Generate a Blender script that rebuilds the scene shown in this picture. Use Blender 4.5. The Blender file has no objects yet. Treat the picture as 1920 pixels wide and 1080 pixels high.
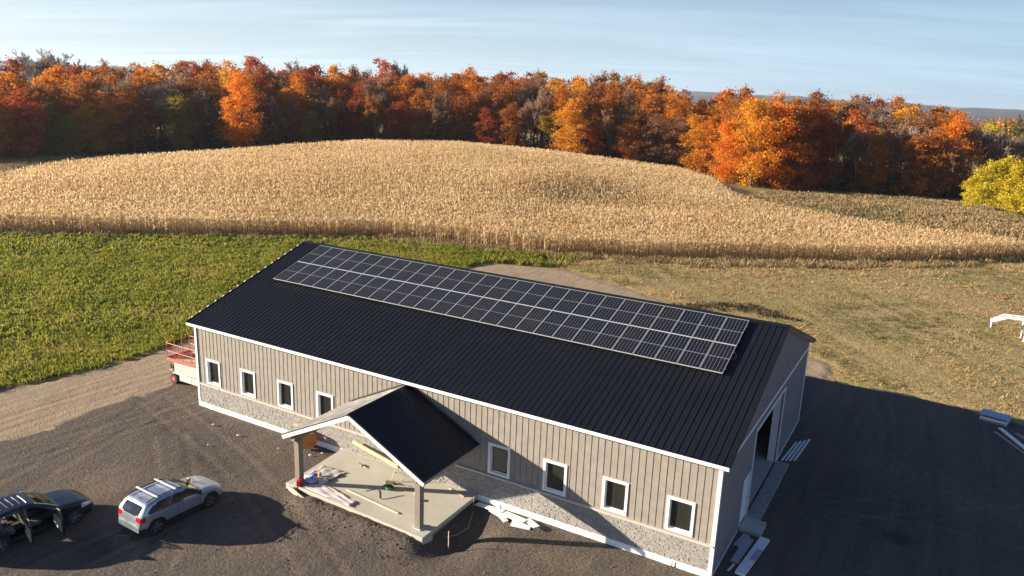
import bpy, math, random
import numpy as np
from mathutils import Vector, Matrix
D = bpy.data
C = bpy.context.scene.collection
rad = math.radians
RNG = np.random.default_rng(7)
# ------------------------------------------------------------------ camera, sky, sun, exposure
CAM = (36.6757, -28.0366, 18.9544)
cd = D.cameras.new('camera'); cam = D.objects.new('camera', cd); C.objects.link(cam)
cd.sensor_width = 36.0; cd.lens = 1459.0 / 1920 * 36; cd.clip_start = .5; cd.clip_end = 30000
def cam_axes(yaw, pitch, roll):
    cy, sy = math.cos(yaw), math.sin(yaw)
    F = Vector((sy*math.cos(pitch), cy*math.cos(pitch), -math.sin(pitch)))
    R = Vector((cy, -sy, 0)); U = R.cross(F)
    c, s = math.cos(roll), math.sin(roll)
    return c*R + s*U, -s*R + c*U, F
_r, _u, _f = cam_axes(-0.515418, 0.254862, 0.0382125)
cam.matrix_world = Matrix(((_r.x, _u.x, -_f.x, CAM[0]), (_r.y, _u.y, -_f.y, CAM[1]), (_r.z, _u.z, -_f.z, CAM[2]), (0, 0, 0, 1)))
bpy.context.scene.camera = cam
SUN_EL, SUN_PLAN = 15.8, 27.0          # light travels towards +x, +y
W = D.worlds.new('World'); bpy.context.scene.world = W; W.use_nodes = True
def build_world():
    nt = W.node_tree; n = nt.nodes; l = nt.links; n.clear()
    out = n.new('ShaderNodeOutputWorld'); bg = n.new('ShaderNodeBackground'); sky = n.new('ShaderNodeTexSky')
    sky.sky_type = 'NISHITA'; sky.sun_disc = False; sky.sun_elevation = rad(SUN_EL)
    # nishita: rotation 0 -> sun at +Y, positive turns towards +X
    sky.sun_rotation = rad(270 - SUN_PLAN)
    sky.altitude = 200; sky.air_density = 1.0; sky.dust_density = 1.2; sky.ozone_density = 1.5
    tc = n.new('ShaderNodeTexCoord'); sep = n.new('ShaderNodeSeparateXYZ'); l.new(tc.outputs['Generated'], sep.inputs[0])
    def mth(op, a, b=None, clamp=False):
        m = n.new('ShaderNodeMath'); m.operation = op; m.use_clamp = clamp
        for i, v in enumerate((a, b)):
            if v is None: continue
            if isinstance(v, (int, float)): m.inputs[i].default_value = v
            else: l.new(v, m.inputs[i])
        return m.outputs[0]
    zz = mth('ADD', sep.outputs[2], 0.10)
    cx = mth('DIVIDE', sep.outputs[0], zz); cy = mth('DIVIDE', sep.outputs[1], zz)
    def rotated(ang, sx, sy):
        a = mth('ADD', mth('MULTIPLY', cx, math.cos(ang)*sx), mth('MULTIPLY', cy, math.sin(ang)*sx))
        b = mth('ADD', mth('MULTIPLY', cx, -math.sin(ang)*sy), mth('MULTIPLY', cy, math.cos(ang)*sy))
        cb = n.new('ShaderNodeCombineXYZ'); l.new(a, cb.inputs[0]); l.new(b, cb.inputs[1]); return cb.outputs[0]
    def cloud(vec, sc, lo, hi, det=7):
        t = n.new('ShaderNodeTexNoise'); t.inputs['Scale'].default_value = sc; t.inputs['Detail'].default_value = det
        t.inputs['Roughness'].default_value = .6; t.inputs['Distortion'].default_value = .6
        l.new(vec, t.inputs['Vector'])
        m = n.new('ShaderNodeMapRange'); m.inputs[1].default_value = lo; m.inputs[2].default_value = hi; l.new(t.outputs[0], m.inputs[0]); return m.outputs[0]
    c1 = cloud(rotated(.35, .25, 1.1), 1.1, .47, .80)
    c2 = cloud(rotated(.55, .10, .5), 1.7, .50, .75, 9)
    hz = n.new('ShaderNodeMapRange'); l.new(sep.outputs[2], hz.inputs[0]); hz.inputs[1].default_value = 0; hz.inputs[2].default_value = .24
    hz.inputs[3].default_value = .85; hz.inputs[4].default_value = .0
    amt = mth('ADD', mth('MULTIPLY', mth('MAXIMUM', c1, c2), SKY['cloud']), hz.outputs[0], True)
    mix = n.new('ShaderNodeMixRGB'); l.new(amt, mix.inputs[0]); 
    tint = n.new('ShaderNodeMixRGB'); tint.blend_type = 'MULTIPLY'; tint.inputs[0].default_value = 1; tint.inputs[2].default_value = SKY['tint']
    l.new(sky.outputs[0], tint.inputs[1]); l.new(tint.outputs[0], mix.inputs[1])
    # white veil of thin cloud and horizon haze, brighter towards the sun
    dt = n.new('ShaderNodeVectorMath'); dt.operation = 'DOT_PRODUCT'; l.new(tc.outputs['Generated'], dt.inputs[0])
    dt.inputs[1].default_value = (-math.cos(rad(SUN_PLAN)), -math.sin(rad(SUN_PLAN)), .2)
    sr = n.new('ShaderNodeMapRange'); l.new(dt.outputs['Value'], sr.inputs[0]); sr.inputs[1].default_value = -.6; sr.inputs[2].default_value = .8
    vm = n.new('ShaderNodeMixRGB'); l.new(sr.outputs[0], vm.inputs[0]); vm.inputs[1].default_value = SKY['veil0']; vm.inputs[2].default_value = SKY['veil1']
    l.new(vm.outputs[0], mix.inputs[2])
    l.new(mix.outputs[0], bg.inputs[0]); bg.inputs[1].default_value = SKY['strength']; l.new(bg.outputs[0], out.inputs[0])
SKY = dict(cloud=.30, tint=(.42, .57, .90, 1), veil0=(4.1, 5.7, 7.0, 1), veil1=(7.0, 7.9, 8.3, 1), strength=.05)
build_world()
sd_ = D.lights.new('sun', 'SUN'); sd_.energy = 5.0; sd_.angle = rad(.5); sd_.color = (1.0, .86, .66)
sun = D.objects.new('sun', sd_); C.objects.link(sun)
_d = Vector((math.cos(rad(SUN_EL))*math.cos(rad(SUN_PLAN)), math.cos(rad(SUN_EL))*math.sin(rad(SUN_PLAN)), -math.sin(rad(SUN_EL))))
sun.rotation_euler = _d.to_track_quat('-Z', 'Y').to_euler(); sun.location = (-40, -40, 60)
vs = bpy.context.scene.view_settings; vs.view_transform = 'Standard'; vs.look = 'None'; vs.exposure = 1.5; vs.gamma = 1
bpy.context.scene.cycles.max_bounces = 6
bpy.context.scene.cycles.transparent_max_bounces = 8
# ------------------------------------------------------------------ helpers
def tag(o, label=None, cat=None, group=None, kind=None):
    if label: o['label'] = label
    if cat: o['category'] = cat
    if group: o['group'] = group
    if kind: o['kind'] = kind
    return o
def empty(name, loc=(0, 0, 0), rz=0, label=None, cat=None, group=None):
    o = D.objects.new(name, None); C.objects.link(o); o.location = loc; o.rotation_euler = (0, 0, rz)
    o.empty_display_size = .2
    return tag(o, label, cat, group)
def kids(o): return [c for c in D.objects if c.parent == o]
def copy_tree(o, tree, parent=None):
    c = o.copy(); C.objects.link(c); c.parent = parent
    for ch, sub in tree: copy_tree(ch, sub, c)
    return c
def tree_of(o):
    return [(ch, tree_of(ch)) for ch in o.children]
def mesh_np(name, V, F, mat, parent=None, smooth=False, mats=None, idx=None):
    V = np.asarray(V, dtype=np.float32); F = np.asarray(F, dtype=np.int32)
    me = D.meshes.new(name); me.vertices.add(len(V)); me.vertices.foreach_set('co', V.ravel())
    k = F.shape[1]; me.loops.add(F.size); me.loops.foreach_set('vertex_index', F.ravel())
    me.polygons.add(len(F)); me.polygons.foreach_set('loop_start', np.arange(0, F.size, k, dtype=np.int32))
    me.polygons.foreach_set('loop_total', np.full(len(F), k, dtype=np.int32))
    if smooth: me.polygons.foreach_set('use_smooth', np.ones(len(F), dtype=bool))
    if mat is not None: me.materials.append(mat)
    me.update(calc_edges=True)
    o = D.objects.new(name, me); C.objects.link(o); o.parent = parent
    return o
class MB:
    def __init__(s): s.v = []; s.f = []
    def add(s, vs, fs):
        b = len(s.v); s.v += [tuple(v) for v in vs]; s.f += [tuple(i+b for i in f) for f in fs]; return s
    def box(s, x0, x1, y0, y1, z0, z1):
        return s.add([(x0,y0,z0),(x1,y0,z0),(x1,y1,z0),(x0,y1,z0),(x0,y0,z1),(x1,y0,z1),(x1,y1,z1),(x0,y1,z1)],
                     [(0,3,2,1),(4,5,6,7),(0,1,5,4),(1,2,6,5),(2,3,7,6),(3,0,4,7)])
    def obox(s, c, size, rot=(0, 0, 0)):
        from mathutils import Euler
        M = Euler(rot).to_matrix(); c = Vector(c); h = [q/2 for q in size]
        P = [c + M @ Vector((sx*h[0], sy*h[1], sz*h[2])) for sz in (-1, 1) for sx, sy in ((-1,-1),(1,-1),(1,1),(-1,1))]
        return s.add(P, [(0,3,2,1),(4,5,6,7),(0,1,5,4),(1,2,6,5),(2,3,7,6),(3,0,4,7)])
    def tube(s, p0, p1, r0, r1=None, n=8, cap=True):
        r1 = r0 if r1 is None else r1; p0 = Vector(p0); p1 = Vector(p1); d = (p1-p0).normalized()
        a = d.orthogonal().normalized(); b = d.cross(a); b0 = len(s.v)
        for p, r in ((p0, r0), (p1, r1)):
            for i in range(n):
                t = 2*math.pi*i/n; s.v.append(tuple(p + r*(math.cos(t)*a + math.sin(t)*b)))
        for i in range(n):
            j = (i+1) % n; s.f.append((b0+i, b0+j, b0+n+j, b0+n+i))
        if cap: s.f.append(tuple(b0+i for i in reversed(range(n)))); s.f.append(tuple(b0+n+i for i in range(n)))
        return s
    def path(s, pts, r, n=6):
        for a, b in zip(pts[:-1], pts[1:]): s.tube(a, b, r, r, n)
        return s
    def bar(s, p0, p1, w, h, up=(0, 0, 1)):
        p0 = Vector(p0); p1 = Vector(p1); d = (p1-p0).normalized(); u = Vector(up); sd = d.cross(u).normalized(); u = sd.cross(d)
        P = [p + a*sd*w/2 + b*u*h/2 for p in (p0, p1) for a, b in ((-1,-1),(1,-1),(1,1),(-1,1))]
        return s.add(P, [(0,1,2,3),(4,7,6,5),(0,4,5,1),(1,5,6,2),(2,6,7,3),(3,7,4,0)])
    def prism(s, poly, axis, a, b):
        # poly: 2D points; extruded along axis from a to b
        def mk(p, t):
            return {'x': (t, p[0], p[1]), 'y': (p[0], t, p[1]), 'z': (p[0], p[1], t)}[axis]
        n = len(poly); V = [mk(p, a) for p in poly] + [mk(p, b) for p in poly]
        F = [tuple(range(n))[::-1], tuple(range(n, 2*n))] + [(i, (i+1) % n, n+(i+1) % n, n+i) for i in range(n)]
        return s.add(V, F)
    def build(s, name, mat, parent=None, smooth=False, bevel=0):
        import bmesh
        me = D.meshes.new(name); me.from_pydata(s.v, [], s.f)
        bm = bmesh.new(); bm.from_mesh(me); bmesh.ops.recalc_face_normals(bm, faces=bm.faces); bm.to_mesh(me); bm.free()
        if mat: me.materials.append(mat)
        if smooth: me.polygons.foreach_set('use_smooth', [True]*len(me.polygons))
        o = D.objects.new(name, me); C.objects.link(o); o.parent = parent
        if bevel:
            m = o.modifiers.new('b', 'BEVEL'); m.width = bevel; m.segments = 2; m.limit_method = 'ANGLE'
        return o
# materials
def newmat(name):
    m = D.materials.new(name); m.use_nodes = True; n = m.node_tree.nodes; n.clear()
    out = n.new('ShaderNodeOutputMaterial'); b = n.new('ShaderNodeBsdfPrincipled'); m.node_tree.links.new(b.outputs[0], out.inputs[0])
    return m, m.node_tree, b, out
def ramp(nt, fac, cols):
    r = nt.nodes.new('ShaderNodeValToRGB'); e = r.color_ramp.elements
    while len(e) > 1: e.remove(e[0])
    e[0].position = cols[0][0]; e[0].color = (*cols[0][1], 1)
    for p, c in cols[1:]:
        q = e.new(p); q.color = (*c, 1)
    nt.links.new(fac, r.inputs[0]); return r.outputs[0]
def noise(nt, scale, detail=5, rough=.55, vec=None, dist=0, stretch=None, rotz=0, src='Object'):
    t = nt.nodes.new('ShaderNodeTexNoise'); t.inputs['Scale'].default_value = scale; t.inputs['Detail'].default_value = detail
    t.inputs['Roughness'].default_value = rough; t.inputs['Distortion'].default_value = dist
    tc = nt.nodes.new('ShaderNodeTexCoord'); mp = nt.nodes.new('ShaderNodeMapping')
    nt.links.new(tc.outputs[src], mp.inputs[0])
    if stretch: mp.inputs['Scale'].default_value = stretch
    mp.inputs['Rotation'].default_value = (0, 0, rotz)
    nt.links.new(mp.outputs[0], t.inputs['Vector']); return t.outputs[0]
def mixc(nt, fac, a, b, mode='MIX'):
    m = nt.nodes.new('ShaderNodeMixRGB'); m.blend_type = mode
    for i, v in enumerate((fac, a, b)):
        if isinstance(v, (int, float)): m.inputs[i].default_value = v
        elif isinstance(v, tuple): m.inputs[i].default_value = (*v[:3], 1)
        else: nt.links.new(v, m.inputs[i])
    return m.outputs[0]
def bump(nt, b, h, strength, dist):
    k = nt.nodes.new('ShaderNodeBump'); k.inputs['Strength'].default_value = strength; k.inputs['Distance'].default_value = dist
    nt.links.new(h, k.inputs['Height']); nt.links.new(k.outputs[0], b.inputs['Normal']); return k
def plain(name, col, rough=.6, metal=0, var=.12, scale=6, bmp=0, spec=.5, coat=0):
    m, nt, b, out = newmat(name)
    nz = noise(nt, scale, 6)
    c = ramp(nt, nz, [(.3, tuple(q*(1-var) for q in col)), (.7, tuple(min(1, q*(1+var)) for q in col))])
    nt.links.new(c, b.inputs['Base Color']); b.inputs['Roughness'].default_value = rough; b.inputs['Metallic'].default_value = metal
    b.inputs['Specular IOR Level'].default_value = spec; b.inputs['Coat Weight'].default_value = coat
    if bmp: bump(nt, b, noise(nt, scale*4, 6), .5, bmp)
    return m
def ground_mat(name, layers, bmps, rough=.95):
    """layers: list of (scale, detail, [(pos,col)..], blend factor, stretch, rotz)"""
    m, nt, b, out = newmat(name); cur = None
    for sc, det, cols, fac, st, rz in layers:
        c = ramp(nt, noise(nt, sc, det, .6, stretch=st, rotz=rz), cols)
        cur = c if cur is None else mixc(nt, fac, cur, c, 'MIX' if fac < 1 else 'MULTIPLY')
    nt.links.new(cur, b.inputs['Base Color']); b.inputs['Roughness'].default_value = rough; b.inputs['Specular IOR Level'].default_value = .15
    h = None
    for sc, amp in bmps:
        q = nt.nodes.new('ShaderNodeMath'); q.operation = 'MULTIPLY'; nt.links.new(noise(nt, sc, 4, .65), q.inputs[0]); q.inputs[1].default_value = amp
        if h is None: h = q.outputs[0]
        else:
            a = nt.nodes.new('ShaderNodeMath'); a.operation = 'ADD'; nt.links.new(h, a.inputs[0]); nt.links.new(q.outputs[0], a.inputs[1]); h = a.outputs[0]
    if h is not None: bump(nt, b, h, 1.0, 1.0)
    return m
def leaf_mat(name, cols, trans=.3, patch=None, objvar=.5, rough=.7):
    """colour per leaf (random per island) + per object; patch = world-space second colour"""
    m, nt, b, out = newmat(name); n = nt.nodes; l = nt.links
    g = n.new('ShaderNodeNewGeometry'); oi = n.new('ShaderNodeObjectInfo')
    a = n.new('ShaderNodeMath'); a.operation = 'MULTIPLY'; a.inputs[1].default_value = 1-objvar; l.new(g.outputs['Random Per Island'], a.inputs[0])
    bq = n.new('ShaderNodeMath'); bq.operation = 'MULTIPLY_ADD'; bq.inputs[1].default_value = objvar; l.new(oi.outputs['Random'], bq.inputs[0]); l.new(a.outputs[0], bq.inputs[2])
    fac = bq.outputs[0]
    if patch:
        # clumps of a different hue inside the crown / patches over a field
        nz = noise(nt, patch[0], 3, .5)
        s1 = n.new('ShaderNodeMath'); s1.operation = 'SUBTRACT'; l.new(nz, s1.inputs[0]); s1.inputs[1].default_value = .5
        s2 = n.new('ShaderNodeMath'); s2.operation = 'MULTIPLY_ADD'; s2.use_clamp = True; l.new(s1.outputs[0], s2.inputs[0]); s2.inputs[1].default_value = patch[1]; l.new(fac, s2.inputs[2])
        fac = s2.outputs[0]
    c = ramp(nt, fac, cols)
    l.new(c, b.inputs['Base Color']); b.inputs['Roughness'].default_value = rough; b.inputs['Specular IOR Level'].default_value = .2
    if trans:
        t = n.new('ShaderNodeBsdfTranslucent'); l.new(c, t.inputs[0]); mx = n.new('ShaderNodeMixShader'); mx.inputs[0].default_value = trans
        l.new(b.outputs[0], mx.inputs[1]); l.new(t.outputs[0], mx.inputs[2]); l.new(mx.outputs[0], out.inputs[0])
    return m
# ------------------------------------------------------------------ terrain
def sst(t):
    t = np.clip(t, 0, 1); return t*t*(3-2*t)
def _g(X, Y, cx, cy, ux, uy, su, sv, a):
    dx, dy = X-cx, Y-cy; u = dx*ux+dy*uy; v = -dx*uy+dy*ux
    return a*np.exp(-.5*((u/su)**2+(v/sv)**2))
def height(X, Y):
    X = np.asarray(X, float); Y = np.asarray(Y, float)
    s = -(X+60)*.571+(Y-20)*.821
    su = np.where((X+58.7)*.803+(Y-100)*.596 > 0, 35, 45)
    k = _g(X, Y, -58.7, 100, .803, .596, su, 38, 4.8)+_g(X, Y, -13, 76, .9, .43, 11, 5, -1.3)+_g(X, Y, -21, 81, 1, 0, 6, 9, 1.3)+_g(X, Y, 42, 108, .8, -.6, 16, 9, 1.6)
    h = k*sst((s+12)/40)
    r = np.hypot(X-CAM[0], Y-CAM[1])
    return h - 70*sst((r-350)/2600)
def wob(X, Y, f, ph=0):
    return (np.sin(X*f+1.3+ph)*np.cos(Y*f*1.3+.7+ph)+.6*np.sin(X*f*2.3+Y*f*1.9+2.1*ph)+.35*np.sin(X*f*5.1-Y*f*4.3+ph)+.25*np.cos(X*f*9.7+Y*f*8.9+ph))/2.2
def fbm(X, Y, f, ph=0):
    return wob(X, Y, f, ph)+.5*wob(Y, X, f*2.7, ph+1.1)+.25*wob(X+Y, X-Y, f*5.9, ph+2.2)
# ------------------------------------------------------------------ ground
M_ground = ground_mat('dry_meadow_soil', [
    (.07, 6, [(.36, (.42, .28, .12)), (.5, (.28, .22, .08)), (.6, (.13, .16, .04))], 1, None, 0),
    (.9, 6, [(.3, (.46, .34, .17)), (.55, (.26, .21, .08)), (.75, (.12, .12, .04))], .5, (1, 3.5, 1), rad(-20)),
    (14, 4, [(.3, (.42, .32, .18)), (.7, (.13, .10, .055))], .35, None, 0)], [(3, .12), (14, .03)])
def build_ground():
    ang = np.radians(np.arange(0, 360, .75)); 
    r = np.concatenate([[.01], np.arange(4, 240, 2.0), np.geomspace(242, 2500, 60), np.linspace(2650, 9500, 70)])
    A, Rr = np.meshgrid(ang, r); X = CAM[0]+Rr*np.sin(A); Y = CAM[1]+Rr*np.cos(A)
    Z = height(X, Y) - .06 - .6*sst(sd_gravel(X, Y)/3.0)
    # rolling far hills, 3.5 to 8 km out
    az = np.degrees(A); az = (az+180) % 360-180
    def crest(c, w, a, rr, rw): return a*np.exp(-.5*((az-c)/w)**2)*np.exp(-.5*((Rr-rr)/rw)**2)
    top = np.interp(az, [-180, -75, -62, -57, -40, -22, -18, -10, -4, 0, 6, 180], [60, 115, 121, 112, 108, 104, 96, 82, 64, 54, 50, 56])
    Z += top*np.exp(-.5*((Rr-6400)/900)**2) + (.32*top)*np.exp(-.5*((Rr-4300)/380)**2)*(.8+.4*np.sin(az*.35+1))
    Z += np.where(Rr > 2500, 5*np.sin(az*1.1)+3*np.sin(az*2.9+1)+2*np.sin(az*7.7), 0)
    n, m = X.shape; V = np.stack([X, Y, Z], -1).reshape(-1, 3)
    i, j = np.meshgrid(np.arange(n-1), np.arange(m), indexing='ij'); j2 = (j+1) % m
    F = np.stack([i*m+j, i*m+j2, (i+1)*m+j2, (i+1)*m+j], -1).reshape(-1, 4)
    # near terrain and the far hills are two objects sharing one rim
    cut = np.searchsorted(r, 2500); near = F[(F[:, 0]//m) < cut]; far = F[(F[:, 0]//m) >= cut]
    g = mesh_np('ground', V, near[:, ::-1], M_ground, smooth=True); tag(g, kind='structure')
    M_far = ground_mat('far_woodland', [(.0035, 8, [(.38, (.02, .03, .02)), (.47, (.07, .045, .025)), (.56, (.03, .04, .025)), (.64, (.16, .12, .07))], 1, None, 0)], [])
    g = mesh_np('hills', V, far[:, ::-1], M_far, smooth=True); tag(g, kind='structure')
XB = lambda y: np.interp(y, [-40, -5, 0, 3, 8, 38, 42, 60], [-13.5, -11.6, -10.5, -10.4, -10.8, -7.6, -7.0, -6])
def sheet(name, x0, x1, y0, y1, step, sdf, off, amp, freq, mat, edge=.6, extra=None, wear=None):
    X, Y = np.meshgrid(np.arange(x0, x1, step), np.arange(y0, y1, step))
    e = .45*fbm(X, Y, .55, len(name)) + .2*fbm(X, Y, 2.1, 1)
    s = sdf(X, Y)+e*edge*1.3
    t = sst(s/edge)
    Z = height(X, Y)-.10+t*(.10+off)+amp*fbm(X, Y, freq, .3)*t + amp*.5*fbm(X, Y, freq*3.3, 2)*t
    if extra is not None: Z = Z+extra(X, Y)
    n, m = X.shape
    if wear is not None: wv = wear(X, Y); Z = Z-.025*np.clip(wv, 0, 1)
    V = np.stack([X, Y, Z], -1).reshape(-1, 3)
    i, j = np.meshgrid(np.arange(n-1), np.arange(m-1), indexing='ij')
    F = np.stack([i*m+j, i*m+j+1, (i+1)*m+j+1, (i+1)*m+j], -1).reshape(-1, 4)
    keep = (s.reshape(-1)[F] > -.3).any(1); F = F[keep]
    used = np.unique(F); remap = np.zeros(len(V), int); remap[used] = np.arange(len(used))
    o = mesh_np(name, V[used], remap[F], mat, smooth=True); tag(o, kind='structure')
    if wear is not None:
        at_ = o.data.attributes.new('wear', 'FLOAT', 'POINT'); at_.data.foreach_set('value', wv.reshape(-1)[used].astype(np.float32))
    return o
def add_wear(mat, dark, light):
    nt = mat.node_tree; b = next(n for n in nt.nodes if n.type == 'BSDF_PRINCIPLED'); src = b.inputs['Base Color'].links[0].from_socket
    a = nt.nodes.new('ShaderNodeAttribute'); a.attribute_name = 'wear'
    nz = noise(nt, 1.8, 6, .65)
    def mm(op, x, y, cl=False):
        q = nt.nodes.new('ShaderNodeMath'); q.operation = op; q.use_clamp = cl
        for i, v in enumerate((x, y)):
            if isinstance(v, (int, float)): q.inputs[i].default_value = v
            else: nt.links.new(v, q.inputs[i])
        return q.outputs[0]
    f = mm('MULTIPLY', a.outputs['Fac'], mm('MULTIPLY', nz, 1.7), True)
    c = mixc(nt, f, src, mixc(nt, 1.0, src, light, 'MULTIPLY'))
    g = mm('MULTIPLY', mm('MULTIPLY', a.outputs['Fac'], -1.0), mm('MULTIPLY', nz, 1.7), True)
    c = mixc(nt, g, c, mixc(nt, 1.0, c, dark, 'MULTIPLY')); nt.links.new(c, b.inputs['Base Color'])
def tracks(lines, stains=()):
    def f(X, Y):
        w = np.zeros(X.shape)
        for L in lines:
            # smooth the polyline, then distance to its left and right wheel path
            P = np.array(L, float); t = np.linspace(0, len(P)-1, len(P)*5); Q = np.stack([np.interp(t, range(len(P)), P[:, k]) for k in (0, 1)], 1)
            for _ in range(6): Q[1:-1] = (Q[:-2]+Q[1:-1]*2+Q[2:])/4
            T = np.gradient(Q, axis=0); T /= np.linalg.norm(T, axis=1)[:, None]; N = np.stack([-T[:, 1], T[:, 0]], 1)
            for sgn in (-.78, .78):
                R = Q+N*sgn; d = np.full(X.shape, 9.)
                for (x1, y1), (x2, y2) in zip(R[:-1], R[1:]):
                    L2 = (x2-x1)**2+(y2-y1)**2+1e-9; u = np.clip(((X-x1)*(x2-x1)+(Y-y1)*(y2-y1))/L2, 0, 1)
                    d = np.minimum(d, np.hypot(X-x1-u*(x2-x1), Y-y1-u*(y2-y1)))
                w += np.exp(-.5*(d/.16)**2)-.75*np.exp(-.5*((d-.30)/.10)**2)
        w = w*np.where(X > 28, .35, .7)
        for x, y, a, b, s in stains: w += s*np.exp(-.5*(((X-x)/a)**2+((Y-y)/b)**2))
        return w
    return f
M_gravel = ground_mat('dark_crushed_gravel', [
    (.16, 6, [(.32, (.07, .058, .050)), (.45, (.15, .115, .085)), (.56, (.085, .075, .070)), (.70, (.19, .135, .085))], 1, None, 0),
    (1.3, 7, [(.35, (.06, .052, .047)), (.65, (.20, .152, .11))], .45, (1.6, .16, 1), rad(20)), (.45, 5, [(.38, (.06, .054, .052)), (.60, (.18, .135, .095))], .4, (2.4, .22, 1), rad(-32)),
    (16, 4, [(.3, (.03, .027, .025)), (.5, (.105, .09, .08)), (.72, (.27, .24, .21))], .5, None, 0)], [(26, .05), (6, .10)])
def sd_gravel(X, Y):
    yb = np.interp(X, [-10, 26, 28.5, 29.5, 36, 42.5, 52, 70], [19.5, 19.5, 22, 27.4, 27.6, 26.2, 23.5, 18])
    return np.minimum(np.minimum(X+4.75, yb-Y), 66-X)
def ditch(X, Y):   # excavated strip beside the porch, soil heaps in front of it
    return -.38*np.exp(-.5*(((X-20.3)/.7)**2+((Y+3.1)/1.3)**2)) + (.27+.05*fbm(X, Y, 1.7, 4))*np.exp(-.5*((Y+4.75)/.42)**2)*sst((X-11.6)/1.8)*sst((20.0-X)/1.2)+.05*np.abs(fbm(X, Y, 2.2, 6))*np.exp(-.5*(((X-14)/6)**2+((Y+6)/1.6)**2))
build_ground()
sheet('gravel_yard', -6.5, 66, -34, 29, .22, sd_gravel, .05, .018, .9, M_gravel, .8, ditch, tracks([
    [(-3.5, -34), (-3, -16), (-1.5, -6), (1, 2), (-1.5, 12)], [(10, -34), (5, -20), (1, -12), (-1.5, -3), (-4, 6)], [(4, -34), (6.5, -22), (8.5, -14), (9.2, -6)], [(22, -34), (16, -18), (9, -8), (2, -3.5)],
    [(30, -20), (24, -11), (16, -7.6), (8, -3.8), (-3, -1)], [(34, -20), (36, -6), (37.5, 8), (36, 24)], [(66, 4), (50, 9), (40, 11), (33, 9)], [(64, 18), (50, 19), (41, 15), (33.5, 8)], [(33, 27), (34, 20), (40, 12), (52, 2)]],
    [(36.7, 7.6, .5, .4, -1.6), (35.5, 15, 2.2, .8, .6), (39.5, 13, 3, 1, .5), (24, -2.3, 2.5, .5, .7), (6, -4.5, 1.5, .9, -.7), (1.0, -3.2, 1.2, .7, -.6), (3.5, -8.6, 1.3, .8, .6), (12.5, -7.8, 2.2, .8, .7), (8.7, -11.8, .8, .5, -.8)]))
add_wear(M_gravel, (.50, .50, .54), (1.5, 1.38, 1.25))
M_dirt = ground_mat('packed_sandy_dirt', [
    (.22, 6, [(.3, (.27, .20, .135)), (.55, (.37, .285, .19)), (.75, (.29, .225, .16))], 1, None, 0),
    (.8, 7, [(.32, (.13, .10, .07)), (.5, (.35, .265, .175)), (.7, (.44, .34, .23))], .5, (3.2, .25, 1), rad(8)),
    (18, 4, [(.3, (.17, .13, .09)), (.7, (.34, .27, .19))], .3, None, 0)], [(9, .05), (2, .06)])
def sd_dirt(X, Y):
    yt = np.interp(X, [-9, -6.5, -5, 0, 4, 11, 16, 22, 32], [38, 41.5, 44, 45.5, 44.8, 41.8, 39.8, 36, 30])
    return np.minimum(np.minimum(X-XB(Y), yt-Y), np.where(Y > 19, 31-X, 2-X))
sheet('dirt_track', -15, 33, -34, 47, .25, sd_dirt, .015, .014, .9, M_dirt, .8, None, tracks([
    [(-8.5, -34), (-8.2, -12), (-7.5, 2), (-6, 16), (-4, 30)], [(-7, -34), (-6.6, -14), (-6, -2), (-5, 8), (-2, 24), (6, 34), (16, 37)], [(-4, 21), (6, 24), (18, 25), (30, 27)], [(-5, 36), (6, 40), (16, 36), (28, 31)]], [(-9, 4, .8, 2, .5), (-5, 38, 3, 2, .4)]))
add_wear(M_dirt, (.62, .60, .58), (1.22, 1.17, 1.1))
M_field = ground_mat('green_crop_soil', [
    (.12, 6, [(.3, (.15, .18, .03)), (.6, (.20, .21, .04)), (.75, (.24, .20, .07))], 1, None, 0),
    (3, 6, [(.3, (.10, .11, .02)), (.7, (.22, .22, .05))], .5, None, 0)], [(6, .15)])
def sline(X, Y): return -(X+60)*.571+(Y-20)*.821
def corn_near_y(X): return np.interp(X, [-200, -80, -59.3, -49.9, -40.3, -31.6, -25.1, -15.4, -5.1, 5.8, 16.4, 27.1, 32.5, 38.1, 42.9, 45.4, 46.5],
    [-70, 3, 19.8, 26.9, 34.2, 40.5, 45.8, 49.0, 50.5, 56.5, 63.5, 71.3, 76.4, 81.7, 88.5, 94.7, 130])
def sd_field(X, Y): return np.minimum(XB(Y)-X, corn_near_y(X)-1.6-Y)
sheet('crop_field', -130, -4, -60, 52, .8, sd_field, .03, .02, .3, M_field, 1.0)

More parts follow.
